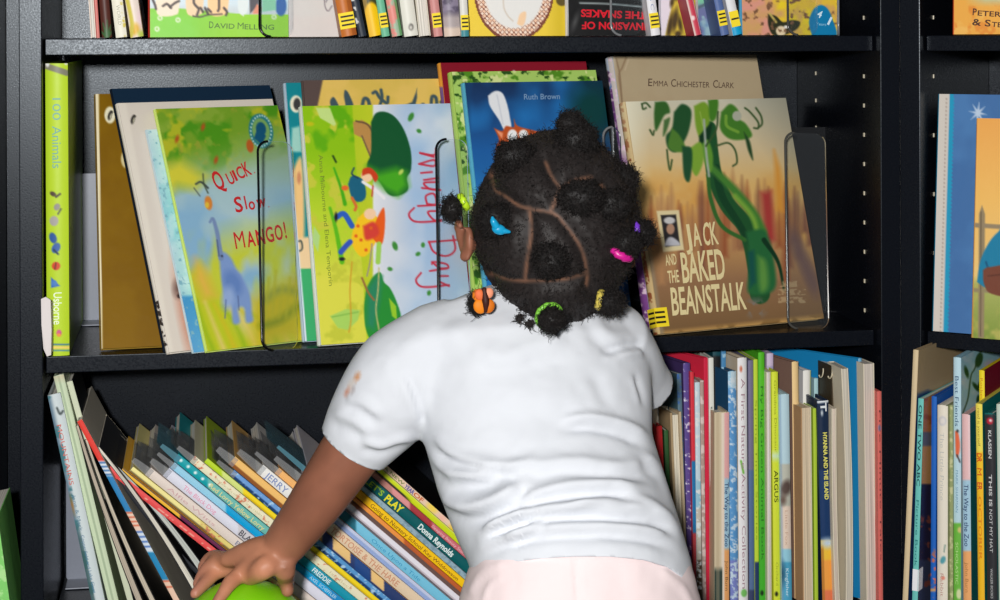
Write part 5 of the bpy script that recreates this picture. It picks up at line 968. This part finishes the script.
sweep(body, [fd(-.014, .075, -.036), fd(0, .0815, -.0345), fd(.014, .075, -.036)], [.003, .0052, .003]); sweep(body, [fd(-.012, .074, -.0415), fd(0, .0805, -.0425), fd(.012, .074, -.0415)], [.003, .0055, .003])
[ellipsoid(body, fd(s*.027, .060, -.022), .016, .016, .018, Rh) for s in (-1, 1)]; [sweep(body, [fd(s*.012, .0735, .010), fd(s*.024, .069, .013), fd(s*.036, .058, .010)], [.003, .004, .003]) for s in (-1, 1)]
EL = S(465, 240, HY-.012)                                # ears: a curled rim round a hollow
for c, s in ((EL, -1), (fd(.060, .004, -.012), 1)):
    q = [c+Vector((s*(.002+.0035*math.sin(t)), .010*math.cos(t), .0145*math.sin(t)*1.0)) for t in np.linspace(-1.9, 2.2, 12)]; sweep(body, q, [.003, .0038, .0038, .003], n=12, sub=3); ellipsoid(body, c+Vector((-s*.003, 0, -.001)), .004, .009, .013); sweep(body, [c+Vector((-s*.006, .002, -.004)), c+Vector((s*.001, .001, -.014))], [.005, .0042])
# left arm: down to the ball
AL = [S(436, 345, -.178), S(398, 388, -.175), S(352, 450, -.166), S(319, 498, -.152), S(285, 544, -.132)]
sweep(body, AL, [.030, .029, .0250, .0222, .0180], n=28)
kn = {'pinky': (227, 555, -.012), 'ring': (231, 559, -.004), 'middle': (234, 566, 0), 'index': (239, 575, 0)}
wr = S(282, 551, -.132)
pk = {}
for k, (x, y, dy) in kn.items():
    p = on_ball(x, y, BR+.0085); p.y += dy; pk[k] = p
    wk = wr+(p-wr)*.12+Vector((0, 0, .000)); sweep(body, [wk, (wr+p)/2+Vector((0, -.002, .003)), p], [.0155, .0118, .0068], n=18)
sweep(body, [S(278, 557, -.131), S(264, 568, -.146), on_ball(250, 576, BR+.0065)], [.0095, .0095, .0080], n=18)
def finger(start, pts, r):
    q = [start]+[on_ball(x, y, BR+rr) for x, y, rr in pts]; sweep(body, q, r, n=16, sub=5)
finger(pk['index'], [(230, 583, .0078), (224, 592, .0062), (217, 602, .0050)], [.0068, .0068, .0060, .0054, .0048])
finger(pk['middle'], [(217, 571.5, .0098), (207, 581, .0068), (194.5, 594, .0052)], [.0070, .0070, .0062, .0056, .0048])
finger(pk['ring'], [(212, 564.5, .0090), (203.5, 573, .0066), (197, 585, .0050)], [.0066, .0066, .0058, .0052, .0046])
q = pk['pinky']; sweep(body, [q, on_ball(213, 560, BR+.006)+Vector((0, .010, 0)), on_ball(205, 568, BR+.005)+Vector((0, .014, 0)), on_ball(201, 576, BR+.005)+Vector((0, .018, 0))], [.0062, .0058, .0050, .0042], n=16, sub=5)
sweep(body, [S(281, 556, -.130), S(285, 570, -.142), on_ball(286, 581, BR+.0062), on_ball(287.5, 591, BR+.0056)], [.0120, .0088, .0070, .0056], n=16, sub=5)
# right arm: forwards to the edge of the shelf, hidden behind the child
AR = [S(612, 350, -.170), S(632, 371, -.150), S(640, 384, -.095), S(612, 372, -.040), S(590, 346, -.012)]
sweep(body, AR, [.028, .0215, .0180, .0180, .0160], n=24)
for i in range(4):
    b0 = S(588-i*8, 342, -.006); sweep(body, [S(590, 345, -.012), b0, b0+Vector((-.002, .012, .006)), b0+Vector((-.003, .024, .0075))], [.012, .0064, .0055, .0048], n=14, sub=4)
sweep(body, [S(592, 350, -.012), S(596, 356, .002), S(590, 362, .010)], [.009, .0062, .005], n=14)
# kneeling legs
hipz = -.19; LEG = []
for s, cx in ((-1, 540), (1, 632)):
    h = S(cx, 640, -.262); k = Vector((h.x+s*.018, -.150, FLOOR+.047)); an = Vector((h.x+s*.012, -.345, FLOOR+.034)); toe = Vector((h.x+s*.004, -.425, FLOOR+.016))
    LEG.append((h, k, an, toe)); sweep(body, [h, (h+k)/2+Vector((0, -.006, 0)), k], [.050, .046, .037], n=24); sweep(body, [k, (k+an)/2+Vector((0, 0, .004)), an], [.036, .034, .022], n=24)
    sweep(body, [an, (an+toe)/2, toe], [.021, .019, .012], n=18); ellipsoid(body, an+Vector((0, -.004, .006)), .018, .018, .020)
    for j in range(5): tp = toe+Vector(((j-2)*.0085, 0, -.004)); sweep(body, [tp, tp+Vector((0, -.016+abs(j-1)*.0022, -.002))], [.0066, .0052 if j else .0062], n=12)
v, f, nn = fuse(body, .0021, 8, 'body'); px = proj(v)
sk = np.tile(np.array((142., 91., 70.)), (len(v), 1))
nz_ = fbm(v[:, 0]*60, v[:, 2]*60+v[:, 1]*40, 3)[:, None]; sk *= .90+.2*nz_
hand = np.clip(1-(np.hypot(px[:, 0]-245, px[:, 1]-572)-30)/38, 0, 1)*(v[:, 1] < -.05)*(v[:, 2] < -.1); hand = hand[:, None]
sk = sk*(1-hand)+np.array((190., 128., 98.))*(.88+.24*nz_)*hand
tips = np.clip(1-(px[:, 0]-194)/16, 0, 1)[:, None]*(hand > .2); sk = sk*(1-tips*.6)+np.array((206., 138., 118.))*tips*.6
feet = ((v[:, 1] < -.36) & (v[:, 2] < FLOOR+.03))[:, None]; sk = np.where(feet, sk*.6+np.array((176., 120., 96.))*.4, sk)
person = put_mesh('person', v, f, lin(sk), M_SKIN, None)
tag(person, 'small child seen from behind in white T-shirt, kneeling at the shelves, hand on a ball', 'person')
M_EYE = mat('eye_white', (230, 226, 220), .2, .5); 
for s in (-1, 1):
    A = Acc(); c = fd(s*.026, .061, -.002); ellipsoid(A, c, .0095, .0095, .0095, None, 20, (1, 1, 1)); e = A.build('eye', M_EYE, person, True)
    A = Acc(); ellipsoid(A, c+Rh@Vector((0, .0072, 0)), .0048, .0028, .0048, Rh, 16); A.build('iris', mat('dark_iris', (36, 22, 16), .15, .5), e, True)

# ---- T-shirt
shirt = Acc()
TS = [TR[0]]+TR[1:]
loft(shirt, trunk(TS, .001, .004), n=64, p=2.05)
SL = [S(448, 350, -.178), S(404, 380, -.178), S(374, 417, -.172), S(354, 446.5, -.166), S(347, 458, -.164)]
sweep(shirt, SL[:4]+[SL[4]], [.042, .0440, .0375, .0298, .0285], n=40)
SR = [S(606, 348, -.172), S(624, 363, -.160), S(641, 379, -.145), S(655, 391.5, -.132)]
sweep(shirt, SR, [.040, .0325, .0245, .0200], n=36)
v, f, nn = fuse(shirt, .0030, 7, 'shirt')
# soft folds of the cloth
def fold(pts, amp, w, lead=1.0):
    P = smooth_path(pts, 6); return (P, amp, w, lead)
FOLDS = [fold([(556,421),(590,418),(625,426),(655,442)], 2.6, 6), fold([(432,436),(452,452),(480,462),(512,466),(540,458)], 2.4, 6), fold([(424,446),(440,466),(470,474),(500,474)], 1.8, 6),
         fold([(437,483),(444,498),(470,507),(498,500),(520,484),(520,470)], 4.2, 8), fold([(440,478),(470,476),(500,470)], 2.0, 8), fold([(490,512),(520,500),(560,488),(610,484),(656,490)], 2.6, 6), fold([(500,476),(560,462),(620,466),(660,462)], 1.6, 7),
         fold([(476,540),(500,522),(535,511),(580,508),(630,511),(672,520)], 3.4, 6), fold([(484,530),(510,518),(532,512)], 2.2, 5.5), fold([(470,556),(500,538),(550,528),(610,526),(660,534),(684,552)], 2.2, 6), fold([(505,540),(530,527),(545,518)], 2.2, 5.5),
         fold([(562,508),(610,501),(650,512)], 2.2, 5), fold([(610,486),(640,500),(668,520),(684,548)], 2.6, 7), fold([(640,452),(660,470),(672,500)], 2.0, 6), fold([(404,372),(416,400),(424,432)], -2.6, 5), fold([(398,352),(430,338),(470,330)], 1.0, 12),
         fold([(470,350),(505,356),(540,346),(570,340)], 1.4, 12), fold([(600,352),(640,345),(648,362)], -2.2, 5), fold([(634,372),(641,395),(643,408)], -2.4, 4), fold([(585,300),(600,330),(632,352)], 1.4, 8), fold([(330,412),(352,420),(372,436)], 1.2, 7), fold([(345,400),(362,402),(384,420)], 1.2, 6), fold([(360,440),(380,446),(400,440),(420,440)], 1.6, 5), fold([(500,392),(540,398),(590,392)], .8, 14), fold([(588,372),(600,392),(606,412)], -.9, 9)]
px = proj(v); view = (v-np.array(CAMP)); view /= np.linalg.norm(view, axis=1)[:, None]; face = np.clip(-(nn*view).sum(1)*1.6, 0, 1)
hgt = np.zeros(len(v))
for P, amp, w, lead in FOLDS:
    near = (px[:, 0] > P[:, 0].min()-40) & (px[:, 0] < P[:, 0].max()+40) & (px[:, 1] > P[:, 1].min()-40) & (px[:, 1] < P[:, 1].max()+40)
    if not near.any(): continue
    x, y = px[near, 0], px[near, 1]; d, t = seg_dist(x, y, P); d2, _ = seg_dist(x, y-w*1.5, P); fade = np.clip(np.minimum(t, 1-t)*5, .0, 1)
    hgt[near] += (amp*np.exp(-(d/w)**2)-.75*amp*np.exp(-(d2/(w*.95))**2))*fade*.0021
hgt += (fbm(px[:, 0]/34, px[:, 1]/26, 5)-.5)*.0028*face + (fbm(px[:, 0]/12, px[:, 1]/9, 9)-.5)*.0007
v2 = v+nn*(hgt*face)[:, None]
# trim to hem, cuffs and neckline
hx = np.interp(px[:, 0], [430,466,476,490,515,540,575,610,645,668,684,694,704], [586,578,572,567,562,558.5,556.5,556.5,560,567,579,592,612])
def cutter(p, c, d, r):
    c, d = np.array(c), np.array(d)/np.linalg.norm(d); q = p-c; k_ = q@d; near = np.linalg.norm(q-np.outer(k_, d), axis=1) < r
    return np.where(near, -k_, .01)
px = proj(v2); hx = np.interp(px[:, 0], [430,466,476,490,515,540,575,610,645,668,684,694,704], [586,578,572,567,562,558.5,556.5,556.5,560,567,579,592,612]); v3, fk, (p3,) = clip(v2, f, (hx-px[:, 1])*.001, (px,))
for c_, d_, r_ in ((SL[3], SL[4]-SL[2], .06), (SR[3]*.7+SR[2]*.3, SR[3]-SR[1], .05), (S(548, 299, -.147), S(548, 285, -.140)-S(548, 303, -.150), .05)):
    v3, fk, (p3,) = clip(v3, fk, cutter(v3, c_, d_, r_), (p3,))
sc = np.tile(np.array((214., 217., 223.)), (len(v3), 1)); sc *= (.985+.03*fbm(p3[:, 0]/30, p3[:, 1]/30, 2))[:, None]
g = Paint(p3[:, 0], p3[:, 1], soft=1.2); g.c = sc.copy()
for x, y, a, b, q, c in ((357,377,3,5,30,(206,150,110)), (351,384,3.4,6,25,(214,206,200)), (347,392,2.4,5,25,(206,150,130)), (353,390,1.6,4,20,(170,160,160))): g.ell(x, y, a, b, c, q, a=.8)
fr = (v3[:, 1] < -.10)[:, None]; sc = np.where(fr, g.c, sc)
so = put_mesh('shirt', v3, fk, lin(sc), M_SHIRT, person)
sd = so.modifiers.new('cloth', 'SOLIDIFY'); sd.thickness = .0022; sd.offset = -1
so['label'] = 'white short-sleeved T-shirt'

# ---- trousers
pants = Acc(); loft(pants, trunk(HIP, .002, .002), n=56, p=2.3)
for h, k, an, toe in LEG:
    sweep(pants, [h, (h+k)/2+Vector((0, -.006, 0)), k], [.056, .053, .045], n=32); sweep(pants, [k, (k+an)/2, an], [.045, .042, .033], n=32)
v, f, nn = fuse(pants, .0030, 6, 'trousers'); px = proj(v)
sm_ = np.exp(-((px[:, 0]-(577+(px[:, 1]-556)*.02))/2.2)**2)*(v[:, 1] < -.28); v = v-nn*(sm_*.0016)[:, None]
for P, a, w in ((smooth_path([(472,590),(480,575),(500,566)]), 1.6, 4), (smooth_path([(664,572),(684,590),(690,604)]), 1.6, 4), (smooth_path([(484,600),(490,585),(500,578)]), 1.2, 3)):
    d, _ = seg_dist(px[:, 0], px[:, 1], P); v = v+nn*(np.exp(-(d/w)**2)*a*.001*(v[:, 1] < -.22))[:, None]
v += nn*((fbm(px[:, 0]/20, px[:, 1]/20, 7)-.5)*.002)[:, None]
for h, k, an, toe in LEG:
    v, f, _ = clip(v, f, cutter(v, an, an-k, .07), ())
pc_ = np.tile(np.array((236., 218., 218.)), (len(v), 1))
po = put_mesh('trousers', v, f, lin(pc_), M_SHIRT, person); po['label'] = 'pale pink trousers'

# ---- hair: parted into sections, each gathered into a small curly bun
PART = [smooth_path(p) for p in ([(497,191),(508,198),(520,206),(534,210),(554,214),(568,229),(581,250),(586,272),(585,284)], [(495,166),(494,180),(497,191)], [(530,208),(532,232),(528,260),(526,280)], [(550,213),(556,200),(560,190),(552,178),(546,164)], [(526,280),(550,279),(570,277),(585,272)], [(470,252),(490,270),(508,278),(526,280)], [(600,186),(606,196),(610,206)], [(560,190),(574,182),(590,178)])]
def part_d(px):
    d = np.full(len(px), 99.0)
    for P in PART: d = np.minimum(d, seg_dist(px[:, 0], px[:, 1], P)[0])
    return d
RhN = np.array(Rh); ax = np.array((HX, HYR, HZ))
def taper(q, top=1.0): z = np.clip(-q[:, 2]/(HZ*top), 0, 1.2); q = q.copy(); q[:, 0] *= 1-.34*z**1.6; return q
def scalp(dirs, k=1.0): return taper(dirs*ax*k)@RhN.T+np.array(HC)
def cap_mask(dirs): return (dirs[:, 1] < np.where(dirs[:, 2] < -.2, .12, .42)) | (dirs[:, 2] > .55)
def hair_h(P, N):
    px = proj(P); vw = P-np.array(CAMP); fc = -(N*vw).sum(1) > 0; d = np.where(fc, part_d(px), 14.0)
    return px, d, fc
nu, nv_ = 220, 150
U, Vv = np.meshgrid(np.linspace(0, math.tau, nu), np.linspace(.02, math.pi-.16, nv_))
Dm = np.stack([np.sin(Vv)*np.cos(U), np.sin(Vv)*np.sin(U), np.cos(Vv)], -1).reshape(-1, 3)
P0 = scalp(Dm); N0 = (Dm/ax)@RhN.T; N0 /= np.linalg.norm(N0, axis=1)[:, None]
px, d, fc = hair_h(P0, N0); rise = np.clip(d/13, 0, 1); rise = rise*rise*(3-2*rise)
nzz = fbm(Dm[:, 0]*38+9, Dm[:, 2]*38+Dm[:, 1]*23+9, 4)
P1 = P0+N0*(.0012+.0052*rise+.0030*(nzz-.5)*rise)[:, None]
hc_ = np.tile(np.array((35., 30., 29.)), (len(Dm), 1)); w_ = (np.clip(1-(d-.4)/2.6, 0, 1)*np.clip(.35+1.1*fbm(px[:, 0]/7, px[:, 1]/7, 3), 0, 1))[:, None]*fc[:, None]; hc_ = hc_*(1-w_*.85)+np.array((132., 92., 70.))*w_*.85
m = cap_mask(Dm).reshape(nv_, nu); ii = np.arange(nv_*nu).reshape(nv_, nu)
fq = [(ii[a, b], ii[a+1, b], ii[a+1, b+1], ii[a, b+1]) for a in range(nv_-1) for b in range(nu-1) if m[a, b] and m[a+1, b] and m[a, b+1] and m[a+1, b+1]]
hair = Acc(); hair.add(P1, fq, lin(hc_))
def curls(acc, base, nrm, length, rad, wire, col, turns=1.6, seg=9):
    """tight little coils standing on a surface"""
    m_ = len(base); t = np.linspace(0, 1, seg); ph = rng.uniform(0, math.tau, m_)
    r = rng.normal(size=(m_, 3)); a = np.cross(nrm, r); a /= np.linalg.norm(a, axis=1)[:, None]; b = np.cross(nrm, a)
    lean = rng.normal(size=(m_, 3))*.55; L = length*rng.uniform(.6, 1.3, m_); ang = ph[:, None]+turns*math.tau*t[None]*rng.choice([-1, 1], m_)[:, None]
    C = base[:, None]+(nrm[:, None]*t[None, :, None]+lean[:, None]*(t**2)[None, :, None])*L[:, None, None]+rad*(np.cos(ang)[..., None]*a[:, None]+np.sin(ang)[..., None]*b[:, None])*(.35+.65*t)[None, :, None]
    T_ = np.gradient(C, axis=1); T_ /= np.linalg.norm(T_, axis=2)[..., None]; e1 = np.cross(T_, np.broadcast_to(nrm[:, None], T_.shape)+.3*a[:, None]); e1 /= np.linalg.norm(e1, axis=2)[..., None]+1e-9; e2 = np.cross(T_, e1)
    wv = wire*(1-.6*t)[None, :, None]
    ring = np.stack([C+wv*(math.cos(q)*e1+math.sin(q)*e2) for q in (0, math.tau/3, 2*math.tau/3)], 2)   # m, seg, 3, 3
    V = ring.reshape(-1, 3); b0 = (np.arange(m_)*seg*3)[:, None, None]+(np.arange(seg-1)*3)[None, :, None]; j = np.arange(3)[None, None, :]; j2 = (np.arange(3)+1) % 3; j2 = j2[None, None, :]
    F_ = np.stack([b0+j, b0+j2, b0+3+j2, b0+3+j], -1).reshape(-1, 4)
    c = np.repeat(np.clip(np.array(col)[None]*rng.uniform(.6, 1.5, m_)[:, None], 0, 255), seg*3, axis=0); acc.add(V, F_.tolist(), lin(c))
HCOL = (34., 28., 26.)
Dr = rng.normal(size=(24000, 3)); Dr /= np.linalg.norm(Dr, axis=1)[:, None]; Dr = Dr[cap_mask(Dr) & (Dr[:, 2] > -.97)]
Pb = scalp(Dr); Nb = (Dr/ax)@RhN.T; Nb /= np.linalg.norm(Nb, axis=1)[:, None]; px, d, fc = hair_h(Pb, Nb)
ok = (d > 2.2) & (rng.uniform(size=len(d)) < np.clip(d/7, .15, 1)) & (rng.uniform(size=len(d)) < np.where(fc, .50, .14)); Pb, Nb, d = Pb[ok], Nb[ok], d[ok]; rise = np.clip(d/13, 0, 1); rise = rise*rise*(3-2*rise)
curls(hair, Pb+Nb*(.0005+.005*rise)[:, None], Nb, .0030, .0010, .00036, (32., 27., 26.))
hair_o = hair.build('hair', M_HAIR, person, True); hair_o['label'] = 'black curly hair parted into sections'
PUFF = [(575,150,22,19,0), (571,124,14.5,13,1), (520,166,22,18,0), (578,202,24,17,0), (623,179,16,15,1), (643,233,12,12.5,1), (616,242,17,15,0), (552,257,18,18,0), (504,222,20,17,0), (451.5,208.5,9.5,12.5,1), (476.5,303,6.5,10,1), (552,320,13,12.5,1), (610,302,15,13,1), (606,208,19,17,0)]
pc = []
for i, (x, y, rx_, rz_, free) in enumerate(PUFF):
    rx_ *= .92; rz_ *= .92
    if free: c = S(x, y, {4: HY-.02, 5: HY-.035, 9: HY-.015, 10: HY-.045, 11: HY-.085, 12: HY-.07}.get(i, HY-.03))
    else:
        dv = np.array(ray(x, y)); o_ = (np.array(CAMP)-np.array(HC))@RhN/ax; dd = dv@RhN/ax; A_, B_, C_ = dd@dd, o_@dd, o_@o_-1; q_ = B_*B_-A_*C_
        c = Vector(np.array(CAMP)+dv*((-B_-math.sqrt(max(q_, 0)))/A_)); c = c+(c-HC).normalized()*.0095
    k = (c-CAMP).dot(fw)/F; a, b = rx_*k, rz_*k; dp = min(a, b) if free else min(a, b)*.85; pc.append((c, a, b))
    A = Acc(); th, ph = np.meshgrid(np.linspace(0, math.tau, 40), np.linspace(.03, math.pi-.03, 24)); Dp = np.stack([np.sin(ph)*np.cos(th), np.sin(ph)*np.sin(th), np.cos(ph)], -1)
    s_ = .84+.24*fbm(Dp[..., 0]*3.2+i*7, Dp[..., 2]*3.2+Dp[..., 1]*2+i*3, i); A.grid(np.array(c)+Dp*s_[..., None]*np.array((a, dp, b)), lin((17, 14, 14)))
    nC = int(300+rx_*rz_*2.2); Dd = rng.normal(size=(nC, 3)); Dd /= np.linalg.norm(Dd, axis=1)[:, None]; s2 = .80+.24*fbm(Dd[:, 0]*3.2+i*7, Dd[:, 2]*3.2+Dd[:, 1]*2+i*3, i)
    curls(A, np.array(c)+Dd*s2[:, None]*np.array((a, dp, b)), Dd, .0032, .0012, .00040, (22., 18., 17.))
    A.build('hair_bun', M_HAIR, person, True)
# two loose wisps on the nape
A = Acc()
for x, y in ((519.5, 318), (530, 324)): c = S(x, y, -.237); Dd = rng.normal(size=(60, 3)); Dd /= np.linalg.norm(Dd, axis=1)[:, None]; curls(A, np.array(c)+Dd*.0012, Dd, .003, .001, .0004, HCOL); ellipsoid(A, c, .0022, .002, .003, None, 12, lin((26, 22, 22)))
A.build('loose_wisp', M_HAIR, hair_o, True)
M_BAND = {k: mat('band_'+k, c, .35, .5, .1, 200) for k, c in dict(lime=(186, 226, 40), purple=(120, 60, 206), pink=(206, 30, 140), gold=(206, 186, 84), orange=(236, 130, 30), green=(120, 190, 60)).items()}
def torus(c, axis, R, r, m, name, squash=1.0):
    q = Vector(axis).normalized().to_track_quat('Z', 'Y').to_matrix(); A = Acc()
    tube_mesh(A, [c+q@Vector((R*math.cos(t), R*math.sin(t)*squash, .0006*math.sin(t*9))) for t in np.linspace(0, math.tau, 28)], r, n=10, cap=False); return A.build(name, m, person, True)
for i, x, y, R, r, k, dy in ((9, 463.5, 202, .0052, .0026, 'lime', 0), (4, 618, 187, .0095, .0024, 'lime', .004), (5, 633.5, 231, .0055, .0026, 'purple', -.002), (6, 620, 252, .0085, .0034, 'pink', .002), (12, 600, 300, .0055, .0030, 'gold', .002), (11, 549, 316, .0100, .0018, 'green', .006), (10, 481, 297, .0052, .0024, 'orange', -.004)):
    c = pc[i][0]; p = S(x, y, c.y+dy); ax_ = (c-p) if (c-p).length > .004 else (c-HC)
    torus(p, ax_, R, r, M_BAND[k], 'hair_tie')['label'] = {'lime': 'lime', 'purple': 'purple', 'pink': 'shiny pink', 'gold': 'gold', 'green': 'light green', 'orange': 'orange'}[k]+' hair tie'
# blue bird-shaped clip and an orange butterfly clip
c = S(499, 229.5, pc[8][0].y-.018); A = Acc()
ellipsoid(A, c, .0058, .003, .0040, Matrix.Rotation(.35, 3, 'Y'), 20); sweep(A, [c+Vector((-.002, 0, .002)), c+Vector((-.0045, -.001, .0065)), c+Vector((-.0052, -.001, .0092))], [.0032, .0026, .0012], n=12); sweep(A, [c+Vector((.003, 0, -.001)), c+Vector((.008, 0, -.002))], [.0026, .0012], n=12)
A.build('hair_clip', mat('blue_plastic', (20, 150, 196), .3, .5), person, True)['label'] = 'bright blue hair clip'
c = S(484, 301, pc[10][0].y-.012); A = Acc()
sweep(A, [c+Vector((0, -.001, .009)), c+Vector((.001, -.002, 0)), c+Vector((.001, -.001, -.007))], [.0020, .0030, .0022], n=12, col=lin((60, 24, 16)))
for s, zz_, rr_, cc in ((-1, .0050, .0040, (226, 110, 60)), (1, .0060, .0038, (236, 150, 116)), (-1, -.0040, .0050, (230, 130, 20)), (1, -.0040, .0048, (210, 110, 16))): ellipsoid(A, c+Vector((s*.0034, -.001, zz_)), rr_, .0022, rr_*1.15, Matrix.Rotation(s*.4, 3, 'Y'), 18, lin(cc))
Mc = Vector(c); A.build('hair_clip', M_STICK, person, True)['label'] = 'orange butterfly hair clip'
# ------------------------------------------------------------------ clear acrylic stops in front of the face-out books, and bookends
def round_rect(w, h, r, n=8):
    pts = []
    for cx, cz, a0 in ((w-r, h-r, 0), (r, h-r, 90), (r, r, 180), (w-r, r, 270)):
        for i in range(n+1): a = math.radians(a0+90*i/n); pts.append((cx+r*math.cos(a), cz+r*math.sin(a)))
    return pts
def acrylic(label, TLp, BLp, wid, y_top, y_bot, yaw, rim=None, shelf=0.0, h=None, group='clear acrylic book stops'):
    """upright clear plate with rounded corners and a polished edge, standing on the shelf against a book"""
    b = on_y(*BLp, y_bot); t_ = on_y(*TLp, y_top); up = (t_-b); H = h or up.length; up.normalize(); b = b+Vector((0, 0, shelf+.0016-b.z))
    rx = Vector((math.cos(yaw), math.sin(yaw), 0)); n = rx.cross(up).normalized(); rx = up.cross(n).normalized()
    M = Matrix(((rx.x, -n.x, up.x, b.x), (rx.y, -n.y, up.y, b.y), (rx.z, -n.z, up.z, b.z), (0, 0, 0, 1)))
    r = empty('acrylic_book_stop', M, label, 'book stand', group)
    P = round_rect(wid, H, .010); m = len(P); A = Acc()
    A.add([(x, -.001, z) for x, z in P]+[(x, .001, z) for x, z in P], [tuple(range(m)), tuple(range(2*m-1, m-1, -1))]+[(i, m+i, m+(i+1) % m, (i+1) % m) for i in range(m)], (1, 1, 1)); A.build('plate', M_ACRY, r)
    L_ = [p for p in P if p[0] < wid*.62]; i0 = L_.index(max(L_, key=lambda p: (round(p[1], 5), p[0]))); L_ = L_[i0:]+L_[:i0]
    E = Acc(); tube_mesh(E, [(x, 0, z) for x, z in L_], .0012, n=8); E.build('polished_edge', rim or M_RIM, r, True)
    return r
acrylic('clear acrylic stop over the right side of the mango book', (257.5, 134), (262, 343), .034, .046, .004, .33)
acrylic('clear acrylic stop over the handwriting of the windy book', (436, 137), (439, 341), .030, .050, .012, .14)
acrylic('clear acrylic stop standing in front of the beanstalk book', (785, 130), (788, 326), .042, .060, .030, .10, M_RIMD := clear('acrylic_edge_grey', (110, 112, 112), .3, .15, .3, (130, 128, 122)))
acrylic('clear acrylic stop between the blue fox book and the beanstalk book', (603, 131), (607, 338), .018, .074, .034, .2, M_RIML)
acrylic('clear acrylic stop over the grassy green book, upper shelf', (261, -150), (259.5, 38.5), .030, .060, .030, .1, M_RIM, Z1)
acrylic('clear acrylic stop over the black upside down book, upper shelf', (610, -150), (611, 37.5), .030, .050, .026, .05, M_RIML, Z1)
acrylic('clear acrylic stop over the bird book, upper shelf', (786, -150), (788, 37), .030, .056, .024, .1, M_RIMD, Z1)
acrylic('clear acrylic stop at the right end of the upper shelf', (837, -150), (838.5, 37), .004+.03, .05, .02, 1.2, M_RIML, Z1)
M_GREY = mat('grey_satin_metal', (126, 132, 146), 0.42, 0.6, .05, 200, (600, .08, .0004))
M_SMOKE = clear('smoked_acrylic', (96, 98, 104), .22, .16, .35, (60, 62, 66))
def bookend(label, x0, x1, y, z0, hgt, m, depth=.05, foot=1):
    r = empty('bookend', (x0, y, z0+.0006), label, 'bookend', 'bookends against the back panel')
    bm = bmesh.new(); P = round_rect(x1-x0, hgt, .004, 4)
    f = bm.faces.new([bm.verts.new((a, 0, b)) for a, b in P]); g_ = bmesh.ops.extrude_face_region(bm, geom=[f])
    for v_ in g_['geom']:
        if isinstance(v_, bmesh.types.BMVert): v_.co.y += .0014
    bmesh.ops.recalc_face_normals(bm, faces=bm.faces[:]); bm_obj('upright_plate', bm, m, r, False)
    bevel_boxes('foot', [((.001, -depth, 0), (x1-x0-.001, -.0002, .0012))], m, r, .0004); return r
gx = lambda px, y: on_y(px, 300, y).x
bookend('grey metal bookend on the middle shelf, between the green and mustard books', .004, gx(150, .205), .205, 0, .145, M_GREY, .03)
bookend('smoky clear bookend at the right end of the middle shelf', gx(750, .15), gx(833, .15), .15, 0, on_y(800, 128, .15).z, M_SMOKE, .03)
bookend('grey metal bookend on the bottom shelf, behind the leaning white book', .004, gx(120, .21), .21, ZB, on_y(60, 465, .21).z-ZB, M_GREY, .03)
